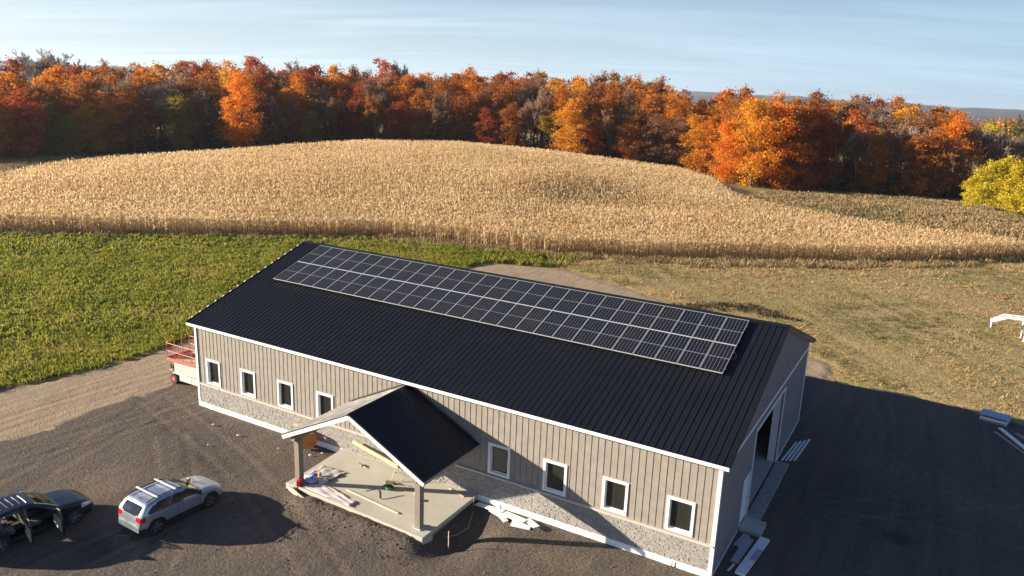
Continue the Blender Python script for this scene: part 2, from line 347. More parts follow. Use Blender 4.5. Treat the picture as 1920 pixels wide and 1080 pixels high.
# ------------------------------------------------------------------ mass vegetation (stuff)
def blades(P, n, hgt, wid, lean, rng, hv=.4, spread=.1, seg=1, droop=0.):
    """n blades from each point in P (k,3) -> verts, quads; each blade = 1 or 2 quads"""
    k = len(P); N = k*n
    B = np.repeat(P, n, 0)+np.concatenate([rng.normal(0, spread, (N, 2)), np.zeros((N, 1))], 1)
    a = rng.uniform(0, 2*np.pi, N); hh = np.repeat(hgt if np.ndim(hgt) else np.full(k, hgt), n)*(1+rng.uniform(-hv, hv, N))
    ln = lean*(.3+rng.random(N)); dx = np.cos(a)*ln*hh; dy = np.sin(a)*ln*hh
    f = a+np.pi/2+rng.normal(0, .8, N); w = wid*(.6+.8*rng.random(N))
    wx = np.cos(f)*w/2; wy = np.sin(f)*w/2; z0 = np.zeros(N)
    s0 = np.stack([wx, wy, z0], 1)
    mid = B+np.stack([dx*.45, dy*.45, hh*(.62+droop*.3)], 1); top = B+np.stack([dx*(1+droop), dy*(1+droop), hh*(1-droop)], 1)
    if seg == 1:
        V = np.stack([B-s0, B+s0, top+s0*.6, top-s0*.6], 1).reshape(-1, 3); F = np.arange(N*4).reshape(N, 4)
    else:
        V = np.stack([B-s0, B+s0, mid+s0, mid-s0, top+s0*.3, top-s0*.3], 1).reshape(-1, 3)
        b = np.arange(N)[:, None]*6; F = np.concatenate([b+np.array([[0, 1, 2, 3]]), b+np.array([[3, 2, 4, 5]])], 0)
    return V, F
def join(parts):
    V = []; F = []; o = 0
    for v, f in parts: V.append(v); F.append(f+o); o += len(v)
    return np.concatenate(V), np.concatenate(F)
def scatter(x0, x1, y0, y1, dens, keep, rng):
    n = int((x1-x0)*(y1-y0)*dens); X = rng.uniform(x0, x1, n); Y = rng.uniform(y0, y1, n)
    k = keep(X, Y); X = X[k]; Y = Y[k]; return X, Y
def inview(X, Y, m=6, back=0):
    dx = X-CAM[0]; dy = Y-CAM[1]; a = np.degrees(np.arctan2(dx, dy)); r = np.hypot(dx, dy)
    return (a > -29.5-37-m) & (a < -29.5+37+m) & (r > 20)
def pts(X, Y, z=0.): return np.stack([X, Y, height(X, Y)+z], 1)
rg = np.random.default_rng(3)
# corn
CORN_BACK = [(-92.0, 37.2), (-94.8, 43.7), (-96.4, 50.9), (-94.9, 56.8), (-90.0, 63.9), (-84.9, 75.8), (-78.5, 90.6), (-74.5, 109.2), (-66, 124), (-50.0, 130), (-34.9, 134), (-18, 137), (-6, 124), (1, 112), (4.0, 105.5), (6.6, 101.8), (11.7, 98.0), (20.8, 95.4), (31.1, 92.3), (40.7, 93.1), (45.2, 91.2)]
CORN_NEAR = [(-104, -14), (-80, 3), (-59.3, 19.8), (-49.9, 26.9), (-40.3, 34.2), (-31.6, 40.5), (-25.1, 45.8), (-15.4, 49.0), (-5.1, 50.5), (5.8, 56.5), (16.4, 63.5), (27.1, 71.3), (32.5, 76.4), (38.1, 81.7), (42.9, 87)]
CORN_POLY = CORN_NEAR + [(45.6, 90.3)] + CORN_BACK[::-1] + [(-100, 20), (-108, 0)]
def inpoly(X, Y, poly):
    ins = np.zeros(len(X), bool); n = len(poly)
    for i in range(n):
        x1, y1 = poly[i]; x2, y2 = poly[(i+1) % n]
        c = ((y1 > Y) != (y2 > Y)); 
        with np.errstate(divide='ignore', invalid='ignore'): t = X < (x2-x1)*(Y-y1)/((y2-y1) or 1e-9)+x1
        ins ^= (c & t)
    return ins
def edge_dist(X, Y, line):
    d = np.full(len(X), 1e9)
    for (x1, y1), (x2, y2) in zip(line[:-1], line[1:]):
        L2 = (x2-x1)**2+(y2-y1)**2; t = np.clip(((X-x1)*(x2-x1)+(Y-y1)*(y2-y1))/L2, 0, 1)
        d = np.minimum(d, np.hypot(X-x1-t*(x2-x1), Y-y1-t*(y2-y1)))
    return d
def build_corn():
    # rows 0.76 m apart, parallel to the field edge
    ux, uy = .821, .571; rows = np.arange(-20, 130, .76); P = []
    for i, s in enumerate(rows):
        t = np.arange(-95, 175, .24) if s < 14 else np.arange(-95, 175, .34)
        t = t+rg.uniform(-.1, .1, len(t)); ss = s+rg.normal(0, .05, len(t))
        P.append(np.stack([-60+t*ux-ss*uy, 20+t*uy+ss*ux], 1))
    P = np.concatenate(P); X, Y = P[:, 0], P[:, 1]
    wx = X+.8*np.sin(Y*.13); k = inpoly(wx, Y, CORN_POLY) & inview(X, Y, 12); X, Y = X[k], Y[k]
    gap = fbm(X, Y, .12, 4) > -1.25; X, Y = X[gap], Y[gap]
    ed = edge_dist(X, Y, CORN_NEAR); near = ed < 7
    parts_ = []
    H = 1.9+.25*fbm(X, Y, .08, 1)*.5+rg.normal(0, .13, len(X))
    for sel, nl, wl in ((near, 8, .085), (~near, 5, .12)):
        Q = pts(X[sel], Y[sel]); h = H[sel]; k = len(Q)
        parts_.append(blades(Q, 1, h*.93, .05, .05, rg, hv=.04, spread=0))                      # stalk
        # leaves: arching out from the stalk at random heights
        base = np.repeat(Q, nl, 0); hz = np.repeat(h, nl)*rg.uniform(.25, .92, k*nl); base[:, 2] += hz
        parts_.append(blades(base, 1, .26, wl, 1.3, rg, hv=.4, spread=.04, seg=2, droop=.7))
        tp = Q.copy(); tp[:, 2] += h*.9
        parts_.append(blades(tp, 4 if nl == 8 else 3, .30, .05 if nl == 8 else .07, .55, rg, hv=.3, spread=.02))  # tassel
    V, F = join(parts_)
    m = leaf_mat('dry_corn', [(0, (.46, .29, .12)), (.22, (.68, .48, .24)), (.6, (.84, .63, .36)), (1, (.92, .77, .50))], .5, (.05, .7), 0)
    o = mesh_np('corn_crop', V, F, m); tag(o, 'field of dry tan standing corn on the low hill before the wood', 'corn', kind='stuff')
    print('corn', len(F))
build_corn()
def cam_r(X, Y): return np.hypot(X-CAM[0], Y-CAM[1])
def build_field():
    parts_ = []
    for dens, lo, hi, n, hgt, wid in ((24, 0, 62, 6, .20, .055), (16, 62, 92, 5, .22, .08), (7, 92, 200, 5, .26, .13)):
        X, Y = scatter(-105, -6, -20, 50, dens, lambda x, y: (sd_field(x, y) > .1-.5*np.abs(fbm(x, y, .8, 2))) & (cam_r(x, y) > lo) & (cam_r(x, y) <= hi) & inview(x, y, 12), rg)
        # thin brownish gaps between drill rows
        g = fbm(X, Y, .35, 3)+.6*fbm(X, Y, 1.6, 5); k = rg.random(len(X)) < np.clip(1.0+.5*g, .3, 1); X, Y = X[k], Y[k]
        hh = hgt*(1+.3*fbm(X, Y, .5, 1))*(1+.35*np.exp(-np.abs(sd_field(X, Y))/1.2))
        parts_.append(blades(pts(X, Y), n, np.maximum(hh, .12), wid, .65, rg, spread=.1, seg=1))
    V, F = join(parts_)
    m = leaf_mat('green_cover_crop', [(0, (.07, .095, .010)), (.35, (.17, .20, .02)), (.7, (.31, .31, .035)), (.88, (.40, .35, .07)), (1, (.42, .31, .12))], .5, (.16, 1.3), 0)
    o = mesh_np('green_crop', V, F, m); tag(o, 'low leafy green cover crop filling the field left of the track', 'crop', kind='stuff'); print('field', len(F))
build_field()
def sd_meadow(X, Y):
    return np.minimum(corn_near_y(X)-.8-Y, np.maximum(-sd_gravel(X, Y), -9)) 
sheet('meadow', -5, 76, 19.5, 112, .4, lambda X, Y: np.minimum(corn_near_y(X)-.2-Y, np.minimum(-sd_gravel(X, Y), -sd_dirt(X, Y))), .03, .06, 1.15, M_ground, 1.2)
def build_meadow():
    parts_ = []
    def ok(x, y): return (corn_near_y(x)-.3 > y) & (sd_gravel(x, y) < -.3) & (x > -3) & (sd_dirt(x, y) < .1-1.0*np.abs(fbm(x, y, .5, 1))) & inview(x, y, 12)
    for dens, lo, hi, n, wid in ((10, 0, 85, 6, .035), (7, 85, 140, 5, .055)):
        X, Y = scatter(-3, 72, 20, 100, dens, lambda x, y: ok(x, y) & (cam_r(x, y) > lo) & (cam_r(x, y) <= hi), rg)
        hh = .13*(1+.7*fbm(X, Y, .22, 2)+.4*fbm(X, Y, .9, 2)); hh = hh*(1+1.3*np.exp(-np.abs(corn_near_y(X)-Y)/5))+.35*sst((fbm(X, Y, .45, 9)-.75)/.3)
        k = rg.random(len(X)) < np.clip(.75+.6*fbm(X, Y, .3, 6), .15, 1)
        X, Y, hh = X[k], Y[k], hh[k]
        parts_.append(blades(pts(X, Y), n, np.clip(hh, .06, .9), wid, 1.3, rg, spread=.12, seg=1))
    V, F = join(parts_)
    m = leaf_mat('straw_grass', [(0, (.11, .13, .03)), (.22, (.24, .21, .065)), (.45, (.47, .33, .14)), (.75, (.70, .51, .27)), (1, (.40, .24, .12))], .4, (.075, 4.5), 0)
    o = mesh_np('meadow_grass', V, F, m); tag(o, 'trampled straw and green grass between the barn and the corn', 'grass', kind='stuff'); print('meadow', len(F))
    # taller weeds along the corn edge and the brushy fallow beyond the corn
    parts_ = []
    X, Y = scatter(-100, 50, -10, 100, 5, lambda x, y: (corn_near_y(x)-y > -.6) & (corn_near_y(x)-y < 2.4+3.0*sst((x+5)/25)+2.2*fbm(x, y, .25, 8)) & inview(x, y, 12), rg)
    parts_.append(blades(pts(X, Y), 7, .42*(1+.6*fbm(X, Y, .5, 1)), .06, .8, rg, spread=.2))
    BR = [(1, 101), (4.4, 124), (10.8, 130), (19, 141), (35, 147), (60, 132), (90, 110), (60, 84), (46.5, 88), (45, 93), (31.1, 93.3), (20.8, 96.4), (11.7, 99.0), (6.6, 102.8)]
    X, Y = scatter(0, 92, 82, 150, 4.2, lambda x, y: inpoly(x, y, BR) & inview(x, y, 12), rg)
    parts_.append(blades(pts(X, Y), 6, np.clip(.40*(1+.8*fbm(X, Y, .2, 1)), .15, 1.1), .12, .8, rg, spread=.22))
    X, Y = scatter(-135, -88, 25, 66, 4, lambda x, y: ~inpoly(x, y, CORN_POLY) & inview(x, y, 12), rg)
    parts_.append(blades(pts(X, Y), 6, .4, .12, .7, rg, spread=.2))
    V, F = join(parts_)
    m = leaf_mat('brown_weeds', [(0, (.12, .12, .045)), (.35, (.25, .19, .10)), (.7, (.38, .27, .16)), (1, (.44, .28, .11))], .25, (.07, 1.5), 0)
    o = mesh_np('weeds', V, F, m); tag(o, 'brown weeds and brush round the edges of the corn', 'weeds', kind='stuff'); print('weeds', len(F))
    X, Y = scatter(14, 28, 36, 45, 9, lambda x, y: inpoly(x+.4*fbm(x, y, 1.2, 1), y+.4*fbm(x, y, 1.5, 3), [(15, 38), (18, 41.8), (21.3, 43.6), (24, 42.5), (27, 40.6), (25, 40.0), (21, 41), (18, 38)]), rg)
    V, F = blades(pts(X, Y), 6, .22, .07, .8, rg, spread=.15)  # short dark blades filling one long patch
    m = leaf_mat('dark_tufts', [(0, (.04, .035, .02)), (1, (.10, .08, .04))], .2, None, 0)
    o = mesh_np('dark_tufts', V, F, m); tag(o, 'dark low tufts on the meadow behind the right end of the roof ridge', 'weeds', kind='stuff')
    # fresh green weeds where the crop field meets the dirt behind the barn
    X, Y = scatter(-9, 1, 40, 53, 9, lambda x, y: (y < corn_near_y(x)-1.5) & (sd_dirt(x, y) < -.1) & (y > 44-.4*(x+8)) & (rg.random(len(x)) < np.clip(1-(x+9)/10, 0, 1)+.1), rg)
    V, F = blades(pts(X, Y), 7, .5, .10, .7, rg, spread=.15)
    m = D.materials['green_cover_crop']
    o = mesh_np('green_weeds', V, F, m); tag(o, 'lush green weeds behind the roof ridge at the end of the crop field', 'weeds', kind='stuff')
build_meadow()
# ------------------------------------------------------------------ barn
L_, W_, ZE, ZR, OE, OG = 30.48, 18.413, 5.177, 8.411, .334, .309
YR = W_/2; HS = YR+OE; RISE = ZR-ZE; SL = math.hypot(HS, RISE)
def zroof(y): return ZR-abs(y-YR)*RISE/HS
M_roof = None
def metal_roof_mat(name, base, rough, metal=.0, coat=.0):
    m, nt, b, out = newmat(name)
    c = ramp(nt, noise(nt, .5, 8, .6), [(.3, tuple(q*.85 for q in base)), (.7, tuple(q*1.2 for q in base))])
    nt.links.new(c, b.inputs['Base Color']); b.inputs['Metallic'].default_value = metal; b.inputs['Specular IOR Level'].default_value = .24
    r = ramp(nt, noise(nt, 1.4, 7, .65), [(.3, (rough*.8,)*3), (.7, (rough*1.25,)*3)]); nt.links.new(r, b.inputs['Roughness'])
    b.inputs['Coat Weight'].default_value = coat; b.inputs['Coat Roughness'].default_value = .25
    bump(nt, b, noise(nt, 3, 3, .5), .15, .02)
    return m
M_roof = metal_roof_mat('charcoal_roof_steel', (.009, .0105, .016), .46)
M_batten = plain('taupe_siding', (.262, .236, .207), .75, var=.13, scale=2.5, bmp=.003)
M_trim = plain('white_trim', (.78, .78, .78), .5, var=.03)
M_foam = plain('white_foundation_foam', (.86, .86, .84), .8, var=.03, scale=2)
M_gsteel = plain('grey_steel_cladding', (.26, .25, .265), .45, var=.08, scale=1.5)
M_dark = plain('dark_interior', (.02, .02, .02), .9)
M_conc = ground_mat('pale_concrete', [(1.2, 7, [(.3, (.40, .385, .33)), (.7, (.50, .48, .42))], 1, None, 0), (.35, 4, [(.4, (.52, .50, .44)), (.7, (.38, .365, .32))], .4, None, 0)], [(20, .002)], .85)
def stone_mat():
    m, nt, b, out = newmat('grey_ledgestone'); g = nt.nodes.new('ShaderNodeNewGeometry')
    c = ramp(nt, g.outputs['Random Per Island'], [(0, (.19, .18, .168)), (.35, (.25, .238, .222)), (.7, (.31, .295, .275)), (1, (.37, .35, .325))])
    c2 = mixc(nt, .4, c, ramp(nt, noise(nt, 18, 5), [(.3, (.20, .19, .18)), (.7, (.38, .36, .335))]))
    nt.links.new(c2, b.inputs['Base Color']); b.inputs['Roughness'].default_value = .9
    bump(nt, b, noise(nt, 25, 5), .4, .02); return m
M_stone = stone_mat()
def glass_mat():
    m, nt, b, out = newmat('window_glass'); n = nt.nodes; l = nt.links
    tr = n.new('ShaderNodeBsdfTransparent'); tr.inputs[0].default_value = (.55, .6, .58, 1); gl = n.new('ShaderNodeBsdfGlossy'); gl.inputs['Roughness'].default_value = .03
    fr = n.new('ShaderNodeFresnel'); fr.inputs[0].default_value = 1.5; mx = n.new('ShaderNodeMixShader')
    l.new(fr.outputs[0], mx.inputs[0]); l.new(tr.outputs[0], mx.inputs[1]); l.new(gl.outputs[0], mx.inputs[2]); df = n.new('ShaderNodeBsdfDiffuse'); df.inputs[0].default_value = (.16, .17, .15, 1); m2 = n.new('ShaderNodeMixShader'); m2.inputs[0].default_value = .12
    l.new(mx.outputs[0], m2.inputs[1]); l.new(df.outputs[0], m2.inputs[2]); l.new(m2.outputs[0], out.inputs[0]); return m
M_glass = glass_mat()
barn = empty('metal_barn', (0, 0, 0), 0, 'long taupe board and batten building with dark metal roof and stone base', 'building')
WIN = [1.36, 4.18, 7.03, 9.88, 20.47, 23.32, 26.16, 29.0]; WW, WZ0, WZ1 = 1.16, 1.61, 3.13
DOORF = (14.55, 16.35, .36, 2.65)      # entrance under the porch
WT = ZE-.12+OE*RISE/HS*0
def front_wall():
    m = MB(); zb, zt = .30, ZE-.02
    ops = sorted([(c-WW/2+.06, c+WW/2-.06, WZ0+.06, WZ1-.06) for c in WIN]+[DOORF]); x = 0
    for a, b, z0, z1 in ops:
        m.box(x, a, 0, .16, zb, zt); m.box(a, b, 0, .16, z1, zt)
        if z0 > zb+.1: m.box(a, b, 0, .16, zb, z0)
        x = b
    m.box(x, L_, 0, .16, zb, zt)
    w = m.build('front_wall', M_batten, barn)
    m = MB(); k = 0; x = .23
    while x < L_-.15:
        segs = [(1.545, ZE-.14)]
        for a, b, z0, z1 in ops:
            if a-.12 < x < b+.12: segs = [(z1+.12, ZE-.14)] if z0 < 1.5 else [(z1+.12, ZE-.14)]
        for z0, z1 in segs: m.box(x-.022, x+.022, -.017, -.002, z0, z1)
        x += .3048
    m.build('batten', M_batten, w)['kind'] = 'stuff'
    m = MB()
    for a, b in ((0.02, DOORF[0]-.14), (DOORF[1]+.14, L_-.02)): m.box(a, b, -.10, -.002, 1.455, 1.54)
    m.build('stone_ledge', plain('pinkish_ledge', (.50, .44, .40), .8, var=.08), barn)
    # ledgestone wainscot: many small blocks
    r = random.Random(5); m = MB(); z = .345
    while z < 1.44:
        hgt = min(r.choice((.05, .06, .075, .09)), 1.452-z); 
        if hgt < .03: break
        x = .02
        while x < L_-.03:
            wd = r.uniform(.06, .19); x1 = min(x+wd, L_-.02)
            if not (x1 > DOORF[0]-.13 and x < DOORF[1]+.13): 
                d = r.uniform(.035, .06); m.box(x, x1-.004, -d, -.003, z, z+hgt-.004)
            x = x1
        z += hgt
    m.build('stone_veneer', M_stone, barn)
    m = MB()
    for a, b in ((-.03, DOORF[0]), (DOORF[1], L_+.03)): m.box(a, b, -.055, .15, -.6, .335)
    m.box(DOORF[0], DOORF[1], -.055, .15, -.6, .30)
    m.build('foundation', M_foam, barn)
front_wall()
def add_windows():
    f = MB(); t = .12; a, b = -WW/2, WW/2; z0, z1 = WZ0, WZ1
    for q in ((a, a+t, z0, z1), (b-t, b, z0, z1), (a+t, b-t, z1-t, z1), (a+t, b-t, z0, z0+t*.8)): f.box(q[0], q[1], -.045, -.003, q[2], q[3])
    i = .10
    f.box(a+i, a+t, -.003, .13, z0+i, z1-i); f.box(b-t, b-i, -.003, .13, z0+i, z1-i); f.box(a+t, b-t, -.003, .13, z1-t, z1-i+.0); f.box(a+t, b-t, -.003, .13, z0+t*.6, z0+t*.8)
    f.box(a+t, a+t+.035, .09, .125, z0+t*.8, z1-t); f.box(b-t-.035, b-t, .09, .125, z0+t*.8, z1-t); f.box(a+t+.035, b-t-.035, .09, .125, z1-t-.035, z1-t); f.box(a+t+.035, b-t-.035, .09, .125, z0+t*.8, z0+t*.8+.035)
    w0 = empty('window', (WIN[0], 0, 0)); w0.parent = barn
    f.build('window_frame', M_trim, w0)
    g = MB(); g.box(a+t+.03, b-t-.03, .102, .110, z0+t*.8+.03, z1-t-.03); g.build('pane', M_glass, w0)
    tr = tree_of(w0)
    for c in WIN[1:]:
        k = copy_tree(w0, tr, barn); k.location = (c, 0, 0)
bpy.context.view_layer.update()
add_windows()
def rib_wall(name, plane_x, out, ytop, openings, z0, parent, step=.2286):
    """vertical ribbed steel wall in the plane x = plane_x; out = +1/-1 outside direction; real corrugation"""
    prof = [(0, 0), (.035, 0), (.05, .028), (.085, .028), (.10, 0), (.2286, 0)]
    ys = []; dx = []
    k = 0; y = 0
    while y < W_-.001:
        for a, d in prof[:-1]: ys.append(min(y+a, W_)); dx.append(d)
        y += step
    ys.append(W_); dx.append(0)
    m = MB()
    for i in range(len(ys)-1):
        ya, yb = ys[i], ys[i+1]
        if yb-ya < 1e-5: continue
        ym = (ya+yb)/2; spans = [(z0, None)]
        for a, b, c, d in openings:
            if a < ym < b: spans = [(z0, c), (d, None)] if c > z0 else [(d, None)]
        for s0, s1 in spans:
            za, zb = (ytop(ya), ytop(yb)) if s1 is None else (s1, s1)
            xa, xb = plane_x+out*dx[i], plane_x+out*dx[i+1]
            m.add([(xa, ya, s0), (xb, yb, s0), (xb, yb, zb), (xa, ya, za)], [(0, 1, 2, 3)])
    return m.build(name, M_gsteel, parent)
OD = (5.75, 11.95, .05, 4.22); WD = (4.28, 5.36, .22, 2.42)
def shell():
    top = lambda y: zroof(y)-.13
    rib_wall('gable_wall', L_, 1, top, [OD, WD], .12, barn); rib_wall('gable_wall', 0, -1, top, [], .12, barn)
    m = MB(); m.box(0, L_, W_-.05, W_, .12, ZE); m.build('rear_wall', M_gsteel, barn)
    # inner linings keep daylight out of the shell
    m = MB()
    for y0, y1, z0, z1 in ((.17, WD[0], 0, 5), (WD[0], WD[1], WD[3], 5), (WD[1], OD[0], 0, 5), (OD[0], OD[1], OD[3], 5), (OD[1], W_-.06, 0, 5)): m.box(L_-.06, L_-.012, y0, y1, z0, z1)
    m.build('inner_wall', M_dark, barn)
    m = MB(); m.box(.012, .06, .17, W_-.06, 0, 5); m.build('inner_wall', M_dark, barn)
    m = MB(); m.box(.06, L_-.06, .16, W_-.06, -.3, .10); m.build('floor', M_conc, barn)
    m = MB(); m.box(L_-.06, L_+.035, .15, OD[0]-.1, -.5, .12); m.build('footing', M_foam, barn); m = MB(); m.box(L_-.06, L_+.035, OD[1], W_+.02, -.5, .12); m.build('footing', M_foam, barn); m = MB(); m.box(-.03, .06, .15, W_, -.5, .12); m.build('footing', M_foam, barn)
    # ribbed roof slopes, corrugated geometry
    st = .3048; prof = [(0, 0), (.012, .026), (.040, .026), (.052, 0), (.145, 0), (.150, .008), (.160, .008), (.165, 0), (.245, 0), (.250, .008), (.260, .008), (.265, 0)]
    xs = []; hz = []; x = -OG
    while x < L_+OG-.01:
        for a, hh in prof:
            if x+a < L_+OG: xs.append(x+a); hz.append(hh)
        x += st
    xs.append(L_+OG); hz.append(0)
    for sgn in (-1, 1):
        m = MB(); n = len(xs); V = []
        for (yy, zz) in ((YR, ZR), (YR+sgn*HS, ZE)):
            for xx, hh in zip(xs, hz): V.append((xx, yy+sgn*hh*RISE/SL, zz+hh*HS/SL))
        F = [(i, i+1, n+i+1, n+i) for i in range(n-1)]
        m.add(V, F)
        t = .10; V2 = [(-OG, YR, ZR-t), (L_+OG, YR, ZR-t), (L_+OG, YR+sgn*HS, ZE-t), (-OG, YR+sgn*HS, ZE-t), (-OG, YR, ZR-.004), (L_+OG, YR, ZR-.004), (L_+OG, YR+sgn*HS, ZE-.004), (-OG, YR+sgn*HS, ZE-.004)]
        m.add(V2, [(0, 1, 2, 3), (4, 5, 6, 7), (2, 3, 7, 6), (0, 3, 7, 4), (1, 2, 6, 5)])
        rf = m.build('roof', M_roof, barn)
        if sgn < 0: keep = rf
    m = MB()
    for sgn in (-1, 1):
        d = .18; m.add([(-OG-.01, YR, ZR+.062), (L_+OG+.01, YR, ZR+.062), (L_+OG+.01, YR+sgn*d, ZR+.030-d*RISE/HS), (-OG-.01, YR+sgn*d, ZR+.030-d*RISE/HS)], [(0, 1, 2, 3)])
    m.build('ridge_cap', M_roof, keep)
    # rake edge caps on both gable ends + little white closure tabs on the left rake
    for xx in (-OG, L_+OG):
        m = MB()
        for sgn in (-1, 1): m.bar((xx, YR, ZR-.03), (xx, YR+sgn*HS, ZE-.03), .05, .15, (0, 0, 1))
        m.build('rake_trim', M_roof, keep)
    for i in range(1, 17):
        t = (i+.2)/17; m = MB(); m.obox((-OG-.03, YR-HS*t, ZR-RISE*t+.055), (.07, .12, .04), (math.atan(RISE/HS), 0, 0)); m.build('closure_tab', M_trim, keep)
    m = MB()
    m.box(-OG, L_+OG, -OE-.022, -OE-.002, ZE-.165, ZE-.012); m.build('fascia', M_trim, barn)
    m = MB(); m.box(-OG, L_+OG, -OE, 0, ZE-.135, ZE-.11); m.box(-OG, L_+OG, W_, W_+OE, ZE-.135, ZE-.11)
    for xx in (-OG+.03, L_+.03):
        for sgn in (-1, 1): m.bar((xx+.12, YR, ZR-.125), (xx+.12, YR+sgn*HS, ZE-.125), OG-.06, .02)
    m.build('soffit', M_trim, barn)
    # corner and band trim
    for c in ((L_+.034, -.03), (L_+.034, W_), (-.024, -.03)):
        m = MB(); s = 1 if c[0] > 1 else -1
        if c[1] < 0: m.box(min(c[0], c[0]-s*.16), max(c[0], c[0]-s*.16), -.068, -.03, .30, ZE-.13); m.box(min(c[0], c[0]-s*.024), max(c[0], c[0]-s*.024), -.03, .10, .12, ZE-.10)
        else: m.box(c[0]-.024, c[0]+.012, W_-.13, W_+.012, .12, ZE-.10)
        m.build('corner_trim', M_trim, barn)
    m = MB(); m.box(L_+.029, L_+.046, .12, W_-.14, 4.68, 4.84); m.build('band_trim', M_trim, barn)
    m = MB(); y0, y1, z0, z1 = OD; t = .16
    m.box(L_+.030, L_+.055, y0-t, y0, .1, z1+t); m.box(L_+.030, L_+.055, y1, y1+t, .1, z1+t); m.box(L_+.030, L_+.055, y0, y1, z1, z1+t)
    m.box(L_-.42, L_+.022, y0-.02, y0, .1, z1); m.box(L_-.42, L_+.022, y1, y1+.02, .1, z1); m.box(L_-.42, L_+.022, y0, y1, z1-.001, z1+.02)
    m.build('door_frame', M_trim, barn)
    y0, y1, z0, z1 = WD
    d = MB(); d.box(L_-.05, L_+.012, y0, y1, z0, z1); d = d.build('door', M_trim, barn)
    m = MB(); 
    for q in ((y0-.06, y0, z0, z1+.06), (y1, y1+.06, z0, z1+.06), (y0, y1, z1, z1+.06)): m.box(L_+.021, L_+.05, *q[:2], *q[2:])
    for q in ((y0+.12, y1-.12, z0+.15, z0+1.0), (y0+.12, y1-.12, z0+1.12, z1-.12)): m.box(L_+.012, L_+.018, *q[:2], *q[2:])
    m.build('door_panel', M_trim, d)
    m = MB(); m.tube((L_+.012, y1-.09, 1.2), (L_+.07, y1-.09, 1.2), .025); m.tube((L_+.07, y1-.11, 1.2), (L_+.07, y1-.02, 1.2), .014); m.build('handle', plain('steel', (.35, .35, .36), .3, 1), d)
    # entrance under the porch
    x0, x1, z0, z1 = DOORF
    m = MB(); t = .14
    m.box(x0-t, x0, -.10, -.003, .34, z1+t); m.box(x1, x1+t, -.10, -.003, .34, z1+t); m.box(x0, x1, -.10, -.003, z1, z1+t); m.box((x0+x1)/2-.04, (x0+x1)/2+.04, -.02, .05, .36, z1)
    e = m.build('entrance_frame', M_trim, barn)
    m = MB(); m.box(x0, x1, .03, .045, .34, z1); m.build('entrance_glass', M_glass, e)
shell()
def porch():
    xc, hw, y0, zr, ze = 15.33, 4.05, -4.32, 4.90, 2.90
    st = .3048; rise = zr-ze; sl = math.hypot(hw, rise)
    prof = [(0, 0), (.012, .022), (.036, .022), (.048, 0), (.145, 0), (.15, .006), (.16, .006), (.165, 0), (.245, 0), (.25, .006), (.26, .006), (.265, 0)]
    ys = []; hz = []; y = y0
    while y < -.01:
        for a, hh in prof:
            if y+a < -.01: ys.append(y+a); hz.append(hh)
        y += st
    ys.append(-.01); hz.append(0)
    for sgn in (-1, 1):
        m = MB(); V = []; n = len(ys)
        for d, zz in ((0, zr), (hw, ze)):
            for yy, hh in zip(ys, hz): V.append((xc+sgn*d+sgn*hh*rise/sl, yy, zz+hh*hw/sl))
        m.add(V, [(i, i+1, n+i+1, n+i) for i in range(n-1)])
        t = .05; m.add([(xc, y0, zr-t), (xc, -.01, zr-t), (xc+sgn*hw, -.01, ze-t), (xc+sgn*hw, y0, ze-t), (xc, y0, zr-.004), (xc, -.01, zr-.004), (xc+sgn*hw, -.01, ze-.004), (xc+sgn*hw, y0, ze-.004)],
                       [(0, 1, 2, 3), (4, 5, 6, 7), (0, 3, 7, 4), (2, 3, 7, 6)])
        r = m.build('porch_roof', M_roof if sgn > 0 else M_proof, barn)
        if sgn > 0:
            k = MB()
            for s in (-1, 1): k.add([(xc, y0-.02, zr+.052), (xc, -.03, zr+.052), (xc+s*.14, -.03, zr+.025-.14*rise/hw), (xc+s*.14, y0-.02, zr+.025-.14*rise/hw)], [(0, 1, 2, 3)])
            k.build('ridge_cap', M_roof, r)
    # wall flashing on the wall above each porch slope
    m = MB(); 
    for sgn in (-1, 1): m.bar((xc, -.035, zr+.10), (xc+sgn*(hw-.35), -.035, zr+.10-(hw-.35)*rise/hw), .02, .05)
    m.build('roof_flashing', plain('brown_flashing', (.10, .08, .07), .6), barn)
    for sgn in (-1, 1):
        m = MB(); m.bar((xc, y0+.012, zr-.155), (xc+sgn*hw, y0+.012, ze-.155), .03, .18); m.build('porch_fascia', M_trim, barn)
    m = MB(); m.bar((xc+hw-.02, y0+.03, ze-.13), (xc+hw-.02, -.03, ze-.13), .03, .14); m.build('porch_fascia', M_batten, barn); m = MB(); m.bar((xc-hw+.02, y0+.03, ze-.13), (xc-hw+.02, -.03, ze-.13), .03, .14); m.build('porch_fascia', M_batten, barn)
    # open underside: two side beams, ridge and rafters of taupe wood
    Mw = M_post
    for px in (11.83, 18.83): MB().box(px-.11, px+.11, y0+.10, -.01, 2.63, 2.86).build('porch_beam', Mw, barn)
    m = MB()
    for sgn in (-1, 1): m.add([(xc, y0+.05, zr-.075), (xc, -.012, zr-.075), (xc+sgn*(hw-.05), -.012, ze-.05), (xc+sgn*(hw-.05), y0+.05, ze-.05)], [(0, 1, 2, 3)])
    m.build('porch_ceiling', M_batten, barn)
    for px, py in ((11.83, -3.86), (18.83, -3.86)):
        m = MB(); m.box(px-.145, px+.145, py-.145, py+.145, .352, 2.63); p_ = m.build('porch_post', Mw, barn, bevel=.012)
        m = MB(); m.box(px-.185, px+.185, py-.185, py+.185, .352, .40); m.build('post_base', M_conc, p_)
M_proof = M_roof
M_post = plain('taupe_post_cladding', (.22, .19, .155), .6, var=.08, scale=3)
porch()
